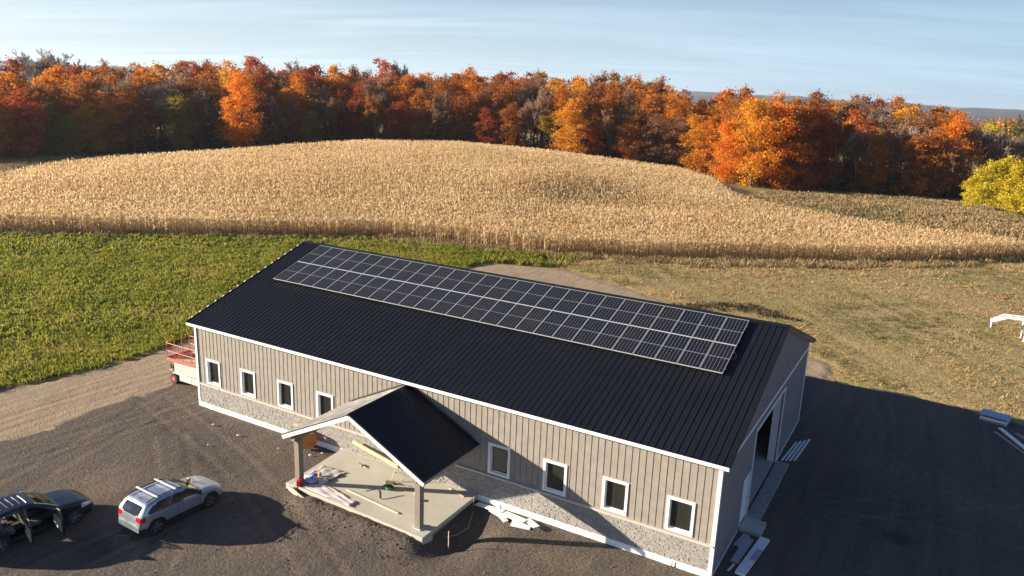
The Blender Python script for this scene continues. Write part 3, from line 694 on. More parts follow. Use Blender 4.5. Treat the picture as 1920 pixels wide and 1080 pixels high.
def slab():
    m = MB(); P = [(11.38, -4.16), (19.42, -4.42), (19.42, -.06), (11.05, -.06)]
    V = [(x, y, .345) for x, y in P]+[(x, y, .20) for x, y in P]+[(x, y, -.55) for x, y in P]
    m.prism(P, 'z', .15, .345); s = m.build('porch_slab', M_conc, None, bevel=.015)
    tag(s, 'pale concrete porch slab littered with tools under the small gable roof', 'slab')
    m = MB(); m.prism([(11.5, -4.05), (19.3, -4.3), (19.3, -.06), (11.5, -.06)], 'z', -.6, .149); m.build('slab_footing', plain('stained_concrete', (.24, .22, .19), .9, var=.3, scale=3), s)
    m = MB(); m.box(11.28, 12.0, -4.22, -3.6, -.5, .353); m.box(18.75, 19.44, -4.44, -3.7, -.5, .349); m.build('pier', M_conc, s, bevel=.02)
    m = MB(); m.bar((11.6, -4.33, .24), (14.2, -5.0, .03), .05, .26); m.bar((14.2, -5.0, .03), (16.6, -5.6, -.08), .05, .22)
    o = m.build('form_board', plain('weathered_board', (.40, .37, .31), .85, var=.2), None); tag(o, 'long weathered form board half buried in soil before the porch slab', 'board')
    m = MB(); m.box(L_+.036, L_+.70, OD[0]-.35, OD[1]+.2, -.3, .105)
    o = m.build('door_apron', plain('grey_concrete', (.30, .295, .28), .9, var=.15), None, bevel=.02); tag(o, 'flat concrete apron in front of the open big door', 'slab')
    m = MB(); m.box(L_+.06, L_+1.02, 4.15, 5.35, -.2, .20)
    o = m.build('door_step', plain('step_concrete', (.40, .385, .35), .9, var=.15), None, bevel=.02); tag(o, 'square precast concrete step at the white side door', 'step')
slab()
# ------------------------------------------------------------------ solar panels
def solar():
    m, nt, b, out = newmat('solar_cells'); n = nt.nodes; l = nt.links
    tc = n.new('ShaderNodeTexCoord'); sp = n.new('ShaderNodeSeparateXYZ'); l.new(tc.outputs['Object'], sp.inputs[0])
    def mth(op, a, bb=None):
        q = n.new('ShaderNodeMath'); q.operation = op
        for i, v in enumerate((a, bb)):
            if v is None: continue
            if isinstance(v, (int, float)): q.inputs[i].default_value = v
            else: l.new(v, q.inputs[i])
        return q.outputs[0]
    pw = (PW-.06)/6
    fx = mth('ABSOLUTE', mth('SUBTRACT', mth('FRACT', mth('ADD', mth('DIVIDE', sp.outputs[0], pw), 100.0)), .5))
    lx = mth('GREATER_THAN', fx, .5-.004/pw)                        # gaps between the six cell columns
    ly = mth('LESS_THAN', mth('ABSOLUTE', sp.outputs[1]), .012)
    bus = mth('ABSOLUTE', mth('SUBTRACT', mth('FRACT', mth('ADD', mth('DIVIDE', sp.outputs[1], .087), 100.0)), .5))
    lb = mth('MULTIPLY', mth('GREATER_THAN', bus, .47), .0)
    line = mth('MAXIMUM', lx, ly); oi = n.new('ShaderNodeObjectInfo')
    base = mixc(nt, oi.outputs['Random'], (.006, .010, .018), (.012, .012, .020))
    c = mixc(nt, lb, base, (.25, .27, .3)); c = mixc(nt, line, c, (.31, .32, .35)); l.new(c, b.inputs['Base Color'])
    b.inputs['Roughness'].default_value = .3; b.inputs['Specular IOR Level'].default_value = .07
    Mf = plain('aluminium_frame', (.48, .49, .51), .4, .2, var=.05)
    root = empty('solar_panel'); fw, fh, t = PW, PH, .026
    f = MB(); f.box(-fw/2, fw/2, -fh/2, -fh/2+t, -.035, .004); f.box(-fw/2, fw/2, fh/2-t, fh/2, -.035, .004); f.box(-fw/2, -fw/2+.009, -fh/2+t, fh/2-t, -.035, .004); f.box(fw/2-.009, fw/2, -fh/2+t, fh/2-t, -.035, .004)
    f.build('panel_frame', Mf, root)
    g = MB(); g.box(-fw/2+.0085, fw/2-.0085, -fh/2+t-.001, fh/2-t+.001, -.025, 0); g.build('panel_glass', m, root)
    bpy.context.view_layer.update(); tr = tree_of(root)
    ords = 'first second third fourth fifth sixth seventh eighth ninth tenth eleventh twelfth thirteenth'.split()
    ang = math.atan2(RISE, HS); k = 0
    for r in (0, 1):
        for c in range(26):
            o = root if k == 0 else copy_tree(root, tr); k += 1
            u = 1.458+1.0582*(c+.5); d = .4027+2.1903*(r+.5); off = .19
            o.location = (u, YR-HS*d/SL-off*RISE/SL, ZR-RISE*d/SL+off*HS/SL); o.rotation_euler = (ang, 0, 0)
            side, i = ('left', c) if c < 13 else ('right', 25-c)
            tag(o, 'dark solar panel on the barn roof, %s from the %s end of the %s row' % (ords[i], side, ('upper', 'lower')[r]), 'solar panel', 'solar panels on the barn roof')
    for j, d in enumerate((.4027+.45, .4027+1.7, .4027+2.19+.45, .4027+2.19+1.75)):
        m_ = MB(); off = .12
        m_.bar((1.44, YR-HS*d/SL-off*RISE/SL, ZR-RISE*d/SL+off*HS/SL), (1.475+26*1.0582, YR-HS*d/SL-off*RISE/SL, ZR-RISE*d/SL+off*HS/SL), .05, .09)
        o = m_.build('mounting_rail', Mf); tag(o, 'long metal rail under the %s' % ('top edge of the upper panel row', 'bottom edge of the upper panel row', 'top edge of the lower panel row', 'bottom edge of the lower panel row')[j], 'rail', 'rails under the solar panels')
        for q in range(0, 27, 2):
            x = 1.6+q*1.05; oo = .05
    x = 1.44+26*1.0582; d = 3.1
    P = [(x+a, YR-HS*(d+b)/SL-o*RISE/SL, ZR-RISE*(d+b)/SL+o*HS/SL) for a, b, o in ((-.1, -.1, .14), (.12, 0, .12), (.2, .18, .07), (.12, .36, .05), (-.05, .42, .1), (-.12, .6, .1))]
    w = MB().path(P, .02).build('cable_loop', plain('orange_cable', (.45, .10, .03), .6)); tag(w, 'loose orange cable loop at the right end of the solar array', 'cable')
PW, PH = 1.036, 2.168
solar()
# ------------------------------------------------------------------ vehicles
M_tyre = plain('tyre_rubber', (.018, .018, .018), .85, var=.2)
M_blackplastic = plain('black_plastic', (.022, .022, .024), .55)
M_carglass, _nt, _b, _o = newmat('car_glass'); _b.inputs['Base Color'].default_value = (.014, .020, .030, 1); _b.inputs['Roughness'].default_value = .04; _b.inputs['Specular IOR Level'].default_value = .3
M_alloy = plain('alloy_wheel', (.48, .48, .50), .3, .8)
M_red = plain('tail_light_red', (.45, .01, .02), .15, coat=.5)
M_lamp = plain('head_lamp', (.62, .65, .68), .12, .2, coat=1)
M_chrome = plain('bright_bar', (.75, .75, .76), .3, .3)
def paint(name, col, metal, rough=.28):
    m, nt, b, out = newmat(name); b.inputs['Base Color'].default_value = (*col, 1); b.inputs['Metallic'].default_value = metal
    b.inputs['Roughness'].default_value = rough; b.inputs['Coat Weight'].default_value = .8 if metal else .25; b.inputs['Coat Roughness'].default_value = .06
    r = ramp(nt, noise(nt, 2.5, 6), [(.35, (rough*.9,)*3), (.7, (rough*1.3,)*3)]); nt.links.new(r, b.inputs['Roughness']); return m
def wheel(parent, x, y, r, wd, side, style):
    w = MB(); c = Vector((x, y, r)); prof = [(r*.62, wd/2), (r*.90, wd/2), (r, wd/2-.035), (r, -wd/2+.035), (r*.9, -wd/2), (r*.62, -wd/2)]; n = 32
    V = []; F = []
    for i in range(n):
        t = 2*math.pi*i/n
        for rr, xx in prof: V.append((x+xx, y+rr*math.cos(t), r+rr*math.sin(t)))
    k = len(prof)
    for i in range(n):
        j = (i+1) % n
        for q in range(k-1): F.append((i*k+q, j*k+q, j*k+q+1, i*k+q+1))
    root = empty('wheel'); root.parent = parent
    MB().add(V, F).build('tyre', M_tyre, root, smooth=False)
    d = MB(); d.tube((x+side*(wd/2-.09), y, r), (x+side*(wd/2-.075), y, r), r*.64, n=28); d.build('wheel_disc', M_blackplastic, root)
    s = MB(); R = r*.64; xo = x+side*(wd/2-.012)
    # rim lip
    V = []; F = []
    for i in range(28):
        t = 2*math.pi*i/28
        for rr, xx in ((R, xo), (R*.93, xo+side*.004), (R*.93, xo-side*.05)): V.append((xx, y+rr*math.cos(t), r+rr*math.sin(t)))
    for i in range(28):
        j = (i+1) % 28
        for q in range(2): F.append((i*3+q, j*3+q, j*3+q+1, i*3+q+1))
    if style != 'crown': s.add(V, F)
    for i in range(5):
        t = 2*math.pi*i/5+.3
        if style == 'crown':   # star of paired diagonal bars leaving five dark windows
            for dt in (-.30, .30):
                a = (xo, y+R*.30*math.cos(t), r+R*.30*math.sin(t)); b = (xo-side*.02, y+R*.97*math.cos(t+dt), r+R*.97*math.sin(t+dt)); s.bar(a, b, .022, .045, (1, 0, 0))
            a = (xo-side*.02, y+R*.95*math.cos(t-.3), r+R*.95*math.sin(t-.3)); b = (xo-side*.02, y+R*.95*math.cos(t+.3), r+R*.95*math.sin(t+.3)); s.bar(a, b, .022, .04, (1, 0, 0))
        else:
            for dt in (-.12, .12):
                a = (xo, y+R*.16*math.cos(t+dt*3), r+R*.16*math.sin(t+dt*3)); b = (xo-side*.01, y+R*.95*math.cos(t+dt), r+R*.95*math.sin(t+dt)); s.bar(a, b, .022, .05, (1, 0, 0))
    s.tube((xo-side*.03, y, r), (xo+side*.004, y, r), R*.17, n=12)
    s.build('rim', M_alloy, root)
def point_in(s, z, poly):
    c = False; n = len(poly)
    for i in range(n):
        x1, y1 = poly[i]; x2, y2 = poly[(i+1) % n]
        if (y1 > z) != (y2 > z) and s < (x2-x1)*(z-y1)/(y2-y1)+x1: c = not c
    return c
def build_car(root, sp):
    """root-local frame: +Y forward, origin on the ground under the middle; s = 0 at the rear bumper"""
    L, Wd, ra, wb, R = sp['L'], sp['W'], sp['ra'], sp['wb'], sp['R']
    S = np.unique(np.concatenate([np.linspace(0, .12, 9), np.arange(.12, L-.12, .028), np.linspace(L-.12, L, 9)]))
    top = np.interp(S, *zip(*sp['top'])); 
    ks = np.ones(5)/5; tp = np.convolve(np.pad(top, 2, 'edge'), ks, 'valid'); tp[:3] = top[:3]; top = tp
    hw = np.interp(S, *zip(*sp['plan']))*Wd/2; hw = np.convolve(np.pad(hw, 3, 'edge'), np.ones(7)/7, 'valid')
    belt = np.interp(S, *zip(*sp['belt'])); z0 = np.interp(S, [0, .25, L-.3, L], [.34, .24, .24, .34])
    segs = [3, 10, 9, 3, 9]; rows = []; cls_seg = []
    for i, n in enumerate(segs): cls_seg += [i]*n
    for s, zt, w, zb, zz in zip(S, top, hw, belt, z0):
        zb = min(zb, zt-.10) if zt > zz+.35 else zz+(zt-zz)*.62
        zz2 = zz; zm = zz+(zb-zz)*.32
        hcab = max(zt-.07-zb, .02); wr = w-hcab*sp['tumble']-.02
        A, B, Cc, Dd, E, F = (w*.95, zz), (w*.995, zm), (w*.985, zb), (wr, zb+hcab), (wr-.12, zt-.018), (0, zt)
        P = [A, B, Cc, Dd, E, F]; out = [A]
        for (a, b), n in zip(zip(P[:-1], P[1:]), segs):
            for q in range(1, n+1): t = q/n; out.append((a[0]+(b[0]-a[0])*t, a[1]+(b[1]-a[1])*t))
        o2 = [out[0]]+[((out[i-1][0]+2*out[i][0]+out[i+1][0])/4, (out[i-1][1]+2*out[i][1]+out[i+1][1])/4) for i in range(1, len(out)-1)]+[out[-1]]
        rows.append(o2)
    m = len(rows[0]); nS = len(S)
    V = []
    for s, r in zip(S, rows):
        for x, z in r: V.append((x, s-L/2, z))
        for x, z in r[-2::-1]: V.append((-x, s-L/2, z))
    M = 2*m-1
    groups = {}
    for i in range(nS-1):
        for j in range(M-1):
            jj = j if j < m-1 else M-2-j
            seg = cls_seg[jj]; q = (i*M+j, (i+1)*M+j, (i+1)*M+j+1, i*M+j+1)
            s = (S[i]+S[i+1])/2; z = sum(V[k][2] for k in q)/4; x = sum(V[k][0] for k in q)/4; side = 1 if x > 0 else -1
            c = sp['classify'](s, x, z, seg, side)
            da = min(math.hypot(s-ra, z-R), math.hypot(s-ra-wb, z-R)) if seg < 2 else 9
            if da < R+.045: c = None
            elif da < R+.105 and sp['cladding']: c = 'trim'
            elif seg == 0 and c == 'body' and sp['cladding']: c = 'trim'
            if c: groups.setdefault(c, []).append(q)
    cap0 = tuple(range(M)); cap1 = tuple(range((nS-1)*M, nS*M))
    for c, F in groups.items():
        nm, mat = sp['parts'][c]
        par = {}
        def find(a):
            while par.setdefault(a, a) != a: par[a] = par[par[a]]; a = par[a]
            return a
        for f in F:
            for k in f[1:]: par[find(k)] = find(f[0])
        comps = {}
        for f in F: comps.setdefault(find(f[0]) if c not in ('body', 'trim') else 0, []).append(f)
        for FF in comps.values():
            if len(FF) < 8: continue
            used = sorted({k for f in FF for k in f}); mp = {k: i for i, k in enumerate(used)}
            mb = MB().add([V[k] for k in used], [tuple(mp[k] for k in f) for f in FF])
            if c == 'body': mb.add([V[k] for k in cap0], [tuple(range(M))[::-1]]); mb.add([V[k] for k in cap1], [tuple(range(M))])
            mb.build(nm, mat, root, smooth=True)
    u = MB(); u.box(-Wd/2+.30, Wd/2-.30, -L/2+.15, L/2-.15, .20, sp.get('under', .62)); u.build('underbody', M_blackplastic, root)
    for sy in (ra, ra+wb): MB().box(-Wd/2+.26, Wd/2-.26, sy-L/2-.45, sy-L/2+.45, .25, .72).build('wheel_well', M_blackplastic, root)
    for sy in (ra, ra+wb):
        for sd in (-1, 1): wheel(root, sd*(Wd/2-.125), sy-L/2, R, .22, sd, sp['rim'])
def silver_car():
    root = empty('parked_car', (8.88, -8.50, 0.04), rad(-2.2), 'silver hatchback crossover with two white roof bars and a yellow tool on its bonnet', 'car')
    win = [(.36, 1.12), (.46, 1.07), (3.0, 1.03), (2.96, 1.09), (2.37, 1.36), (1.72, 1.435), (1.02, 1.42), (.64, 1.33)]
    def cl(s, x, z, seg, side):
        if seg in (2, 3) and point_in(s, z, win): return 'trim' if abs(s-1.75) < .04 or abs(s-.84) < .02 else 'glass'
        if seg >= 3 or (seg == 2 and z > 1.0):
            if 2.24 < s < 3.02 and abs(x) < .70 : return 'glass'
            if .09 < s < .38 and abs(x) < .60 and z > 1.03: return 'rearglass'
        if s < .30 and .80 < z < 1.0 and abs(x) > .50 : return 'tail'
        if s > 3.82 and .62 < z < .80 and abs(x) > .52 and seg in (1, 2): return 'lamp'
        if s < .18 and z < .48 and abs(x) > .45: return 'trim'
        return 'body'
    build_car(root, dict(L=4.27, W=1.80, ra=.75, wb=2.64, R=.345, tumble=.38, cladding=True, rim='crown',
        top=[(0, .60), (.03, .70), (.06, .95), (.10, 1.06), (.24, 1.23), (.40, 1.40), (.50, 1.465), (.78, 1.51), (1.32, 1.54), (1.82, 1.53), (2.2, 1.475), (2.57, 1.30), (2.94, 1.11), (3.06, 1.065), (3.42, 1.02), (3.77, .95), (4.02, .87), (4.16, .77), (4.27, .60)],
        plan=[(0, .78), (.08, .88), (.3, .97), (.8, 1.0), (3.22, 1.0), (3.72, .965), (4.02, .88), (4.18, .76), (4.27, .60)],
        belt=[(0, 1.05), (.5, 1.06), (3.02, 1.0), (3.82, .86), (4.27, .5)], classify=cl,
        parts=dict(body=('body', paint('silver_paint', (.43, .48, .56), .7, .33)), glass=('window', M_carglass), rearglass=('rear_window', M_carglass), trim=('cladding', M_blackplastic), tail=('tail_light', M_red), lamp=('headlight', M_lamp))))
    for sd in (-1, 1):
        m = MB(); P = [(sd*.60, .5-2.135, 1.49), (sd*.60, .65-2.135, 1.55), (sd*.605, 1.32-2.135, 1.575), (sd*.605, 1.92-2.135, 1.56), (sd*.60, 2.22-2.135, 1.475)]
        m.path(P, .022, 8); m.build('roof_rail', M_blackplastic, root)
        m = MB(); m.obox((sd*.97, 2.80-2.135, 1.06), (.16, .11, .12)); m.build('mirror', M_blackplastic, root, bevel=.03)
        for ys in (1.07, 2.07): m = MB(); m.obox((sd*.893, ys-2.135, .90), (.03, .16, .035)); m.build('handle', M_alloy, root)
    for ys in (.94, 1.80):
        m = MB(); m.bar((-.74, ys-2.135, 1.62), (.74, ys-2.135, 1.62), .075, .035); m.build('roof_bar', plain('white_bar', (.80, .76, .76), .4), root, bevel=.008)
    m = MB(); m.obox((0, .055-2.135, .80), (.34, .012, .16), (rad(-8), 0, 0)); m.build('licence_plate', plain('plate_white', (.7, .7, .7), .4), root)
    m = MB(); m.add([(-.02, .6-2.135, 1.49), (.02, .6-2.135, 1.49), (0, .5-2.135, 1.54), (0, .65-2.135, 1.51)], [(0, 1, 2), (0, 1, 3), (0, 2, 3), (1, 2, 3)]); m.build('antenna', M_blackplastic, root)
    # seam lines: doors, bonnet, hatch
    m = MB()
    for ys in (1.75, 2.84): m.path([(.903, ys-2.135, .34), (.908, ys-2.135, .6), (.892, ys-2.135, 1.02)], .006, 4)
    m.build('door_seam', M_blackplastic, root)
    y = MB(); y.obox((0, 0, .09), (.16, .14, .13), (0, 0, .5)); y.tube((-.07, 0, .13), (.07, 0, .13), .05, n=10); y.tube((0, 0, 0), (0, 0, .06), .05, n=8)
    o = y.build('tool_case', plain('yellow_plastic', (.62, .34, .02), .5), None, bevel=.015); bpy.context.view_layer.update()
    o.location = root.matrix_world @ Vector((-.30, 3.14-2.135, 1.035)); tag(o, 'small yellow tool standing on the bonnet of the silver car', 'tool')
silver_car()
def black_car():
    L, Wd = 4.95, 1.92; ra, wb = 1.12, 2.86; h = L/2
    root = empty('parked_car', (5.05, -12.72, 0.0), rad(-6.5), 'black estate car with its doors standing open left of the silver car', 'car')
    win = [(.35, 1.14), (1.05, 1.10), (1.10, 1.46), (.75, 1.40)]; d1 = [(1.22, .34), (2.12, .34), (2.12, 1.50), (1.30, 1.48), (1.22, 1.05)]; d2 = [(2.22, .34), (3.22, .34), (3.30, 1.0), (2.98, 1.22), (2.55, 1.46), (2.22, 1.50)]
    fw = [(.35, 1.14), (3.42, 1.04), (3.35, 1.10), (2.7, 1.42), (2.1, 1.49), (1.2, 1.49), (.75, 1.40)]
    def cl(s, x, z, seg, side):
        if side > 0 and seg < 4 and (point_in(s, z, d1) or point_in(s, z, d2)): return None
        if side < 0 and seg < 4 and point_in(s, z, d1): return None
        if seg in (2, 3):
            if side > 0 and point_in(s, z, win): return 'glass'
            if side < 0 and point_in(s, z, fw) and abs(s-2.17) > .05: return 'glass'
        if seg >= 3 or (seg == 2 and z > 1.0):
            if 2.66 < s < 3.46 and abs(x) < .74: return 'glass'
            if .12 < s < .45 and abs(x) < .62 and z > 1.05: return 'glass'
            if 1.15 < s < 2.45 and abs(x) < .50 and seg == 4: return 'glassroof'
        if s < .3 and .85 < z < 1.02 and abs(x) > .55: return 'tail'
        if s > L-.62 and .66 < z < .86 and abs(x) > .55 and seg in (1, 2): return 'lamp'
        return 'body'
    build_car(root, dict(L=L, W=Wd, ra=ra, wb=wb, R=.36, tumble=.30, cladding=False, rim='twin', under=.36,
        top=[(0, .62), (.03, .75), (.08, 1.05), (.2, 1.22), (.42, 1.44), (.62, 1.53), (1.1, 1.61), (1.8, 1.66), (2.3, 1.635), (2.65, 1.55), (3.05, 1.36), (3.42, 1.13), (3.55, 1.07), (4.0, 1.02), (4.4, .94), (4.68, .84), (4.84, .74), (4.95, .58)],
        plan=[(0, .80), (.08, .88), (.3, .96), (.9, 1.0), (3.8, 1.0), (4.3, .95), (4.65, .86), (4.83, .75), (4.95, .58)],
        belt=[(0, 1.10), (.6, 1.10), (3.4, 1.0), (4.3, .88), (4.95, .5)], classify=cl,
        parts=dict(body=('body', paint('black_paint', (.008, .009, .014), 0, .3)), glass=('window', M_carglass), glassroof=('sunroof', M_carglass), trim=('cladding', M_blackplastic), tail=('tail_light', M_red), lamp=('headlight', M_lamp))))
    Mi = plain('cabin_dark', (.03, .03, .032), .9); Mk = plain('khaki_trim', (.42, .45, .30), .7)
    m = MB(); m.box(-.80, .80, 1.0-h, 3.5-h, .30, .36); m.box(-.80, .80, 3.35-h, 3.5-h, .36, .98); m.box(-.1, .1, 1.2-h, 3.3-h, .36, .62); m.build('cabin_floor', Mi, root)
    for sx in (-.42, .42):
        for sy in (1.45, 2.45):
            m = MB(); m.obox((sx, sy+.1-h, .62), (.50, .52, .16)); m.obox((sx, sy-.24-h, .95), (.50, .14, .62), (rad(14), 0, 0)); m.obox((sx, sy-.34-h, 1.30), (.26, .09, .16), (rad(10), 0, 0)); m.build('seat', plain('seat_leather', (.10, .10, .10), .6) if 'seat_leather' not in D.materials else D.materials['seat_leather'], root, bevel=.04)
    m = MB(); m.tube((-.42, 3.08-h, .98), (-.42, 3.04-h, 1.0), .18, n=16); m.build('steering_wheel', Mi, root)
    # swung doors: local outline (distance from hinge, z)
    def door(hx, hs, ln, ang, side, glassd):
        e = empty('door', (hx, hs-h, 0), ang); e.parent = root
        # closed door would run to -Y from the hinge; side = +1 right
        P = [(0, .34), (-ln, .34), (-ln, 1.02), (-ln+.02, 1.05), (-.06, 1.04), (0, .95)]
        m = MB().prism(P, 'x', -.04*side, .04*side); m.build('door_skin', D.materials['black_paint'], e, bevel=.02)
        Pk = [(-.1, .46), (-ln+.1, .46), (-ln+.1, .98), (-.1, .96)]
        m = MB().prism(Pk, 'x', -.075*side, -.042*side); m.obox((-.10*side, -ln*.5, .76), (.07, ln*.5, .07)); m.build('door_card', Mk, e)
        T = [(-.08, 1.04), (-ln*.28, 1.24), (-ln*.62, 1.42), (-ln+.03, 1.47), (-ln+.02, 1.05)]
        m = MB(); m.path([(-.02*side-.06*side*(z-1.04), y, z) for y, z in T], .022, 6); m.build('window_frame', M_blackplastic, e)
        m = MB().add([(-.02*side-.06*side*(z-1.04), y, z) for y, z in T], [(0, 1, 2, 3, 4)]); m.build('window', M_glass, e)
    door(.93, 3.22, 1.00, rad(84), 1, True); door(.94, 2.14, .88, rad(80), 1, True); door(-.94, 2.14, .88, rad(-64), -1, True)
    for i in range(7):  # bright reflection stripes across the roof, built as thin pale bars
        m = MB(); y = 1.0+i*.235; zt = float(np.interp(y, [.62, 1.1, 1.8, 2.3, 2.65], [1.53, 1.61, 1.66, 1.635, 1.55]))
        m.bar((-.42, y-h, zt+.004), (.42, y-h, zt+.004), .025, .014); m.build('roof_reflection_strip', M_alloy, root)
    m = MB(); m.obox((-1.02, 3.28-h, 1.10), (.2, .12, .14)); m.build('mirror', M_blackplastic, root, bevel=.03)
    for sd in (-1, 1):
        m = MB(); m.path([(sd*.70, 2.62-h, 1.57), (sd*.74, 3.0-h, 1.38), (sd*.78, 3.42-h, 1.13)], .014, 6); m.build('pillar_trim', M_chrome, root)
black_car()
# ------------------------------------------------------------------ scissor lift
def lift():
    Mr = plain('faded_red_steel', (.55, .13, .10), .5, var=.12); Mg = plain('light_grey_steel', (.55, .55, .50), .55, var=.1); Mk = M_blackplastic
    root = empty('scissor_lift', (-4.55, 1.30, .03), 0, 'red railed scissor lift parked at the left corner of the barn', 'lift')
    Ln, Wd = 3.9, 1.7
    m = MB(); m.box(.35, Ln-.3, .18, Wd-.18, .28, .62); m.box(.25, Ln-.1, .1, Wd-.1, .62, .68); m.build('chassis', Mg, root, bevel=.02)
    m = MB(); m.box(1.0, 2.1, .04, .18, .30, .70); m.box(2.12, 3.0, .04, .18, .30, .70); m.build('side_box', Mg, root, bevel=.02)
    for wx in (.50, Ln-.75):
        for wy in (.10, Wd-.10):
            w = empty('wheel', (wx, wy, .33)); w.parent = root; s = -1 if wy < 1 else 1
            MB().tube((0, -.12, 0), (0, .12, 0), .33, n=24).build('tyre', M_tyre, w, bevel=.03); MB().tube((0, s*.10, 0), (0, s*.128, 0), .19, n=20).build('hub', plain('hub_red', (.45, .03, .05), .5), w)
            MB().tube((0, s*.12, 0), (0, s*.15, 0), .05, n=10).build('hub_cap', Mg, w)
    m = MB()
    for k in range(4):
        z = .76+k*.17
        for y in (.16, Wd-.16): m.bar((.45, y, z), (Ln-.4, y, z+.10), .06, .13); 
    m.build('scissor_stack', Mg, root)
    m = MB(); m.box(.1, .5, .3, Wd-.3, .80, 1.1); m.tube((.30, .20, .95), (.30, .42, .95), .14); m.tube((.12, .15, 1.2), (.12, .15, .9), .04); m.build('drive_gear', Mk, root)
    m = MB(); m.box(0, .25, .1, .6, .78, .84); m.build('step_plate', plain('plate_pinkish', (.55, .35, .30), .7), root)
    m = MB(); m.box(0, Ln, 0, Wd, 1.52, 1.58); m.build('deck', plain('plywood_deck', (.50, .40, .28), .8, var=.15), root)
    m = MB(); z0, z1 = 1.50, 1.68
    for q in ((0, Ln, -.03, 0), (0, Ln, Wd, Wd+.03), (-.03, 0, -.03, Wd+.03), (Ln, Ln+.03, -.03, Wd+.03)): m.box(*q, z0, z1)
    for z in (2.12, 2.62):
        for a, b in (((0, 0, z), (Ln, 0, z)), ((0, Wd, z), (Ln, Wd, z)), ((0, 0, z), (0, Wd, z)), ((Ln, 0, z), (Ln, Wd, z))): m.tube(a, b, .024)
    for x in np.linspace(0, Ln, 6):
        for y in (0, Wd): m.tube((x, y, 1.6), (x, y, 2.62), .024)
    for y in (Wd*.33, Wd*.66): m.tube((0, y, 1.6), (0, y, 2.62), .024)
    m.tube((1.15, 0, 1.6), (1.15, 0, 2.62), .024); m.tube((1.3, .02, 1.6), (1.3, .02, 2.62), .02)
    m.build('guard_rail', Mr, root)
    m = MB(); m.obox((2.0, Wd-.12, 2.32), (.32, .05, .26)); m.build('control_box', plain('control_white', (.75, .72, .70), .5), root)
    m = MB(); m.add([(.15, .12, 1.585), (1.6, .9, 1.585), (.2, 1.55, 1.585), (.4, .6, 1.75), (1.0, 1.3, 1.7)], [(0, 1, 3), (1, 4, 3), (4, 2, 3), (2, 0, 3), (1, 2, 4)])
    t = m.build('tarp_heap', plain('dark_red_tarp', (.16, .04, .03), .9), None); t.location = root.location; tag(t, 'crumpled dark red cloth on the deck of the scissor lift', 'cloth')
lift()
# ------------------------------------------------------------------ gooseneck trailer at the right edge
def trailer():
    Mw = plain('trailer_white', (.72, .72, .72), .4, var=.06)
    root = empty('gooseneck_trailer', (40.75, 46.6, 0), rad(8), 'white gooseneck trailer standing in the dry grass at the right edge', 'trailer')
    m = MB()
    for y in (-.35, .35):
        m.bar((.05, y*.3, 1.35), (1.0, y, 1.85), .18, .22); m.bar((1.0, y, 1.85), (3.0, y, 1.85), .18, .22); m.bar((2.75, y, 1.9), (3.05, y, .85), .2, .2, (0, 1, 0)); m.bar((3.0, y*2.4, .85), (10, y*2.4, .85), .12, .22)
    for x in (1.4, 2.0, 2.6): m.bar((x, -.35, 1.85), (x, .35, 1.85), .1, .16)
    m.build('neck', Mw, root)
    m = MB(); m.tube((.05, 0, 1.5), (.05, 0, .75), .07); m.box(-.06, .16, -.1, .1, 1.3, 1.55); m.build('coupler', Mw, root)
    for y in (-.55, .55):
        m = MB(); m.box(2.36, 2.54, y-.08, y+.08, .7, 1.78); m.tube((2.45, y, .7), (2.45, y, .05), .05); m.box(2.33, 2.57, y-.12, y+.12, 0, .05); m.build('leg', Mw, root, bevel=.01)
    m = MB(); m.box(3.05, 10, -1.2, 1.2, .96, 1.03); m.build('deck', plain('trailer_planks', (.28, .22, .16), .9, var=.2), root)
    for x in (7.0, 7.9):
        for y in (-1.0, 1.0): m = MB(); m.tube((x, y-.12, .4), (x, y+.12, .4), .4, n=20); m.build('wheel', M_tyre, root)
trailer()
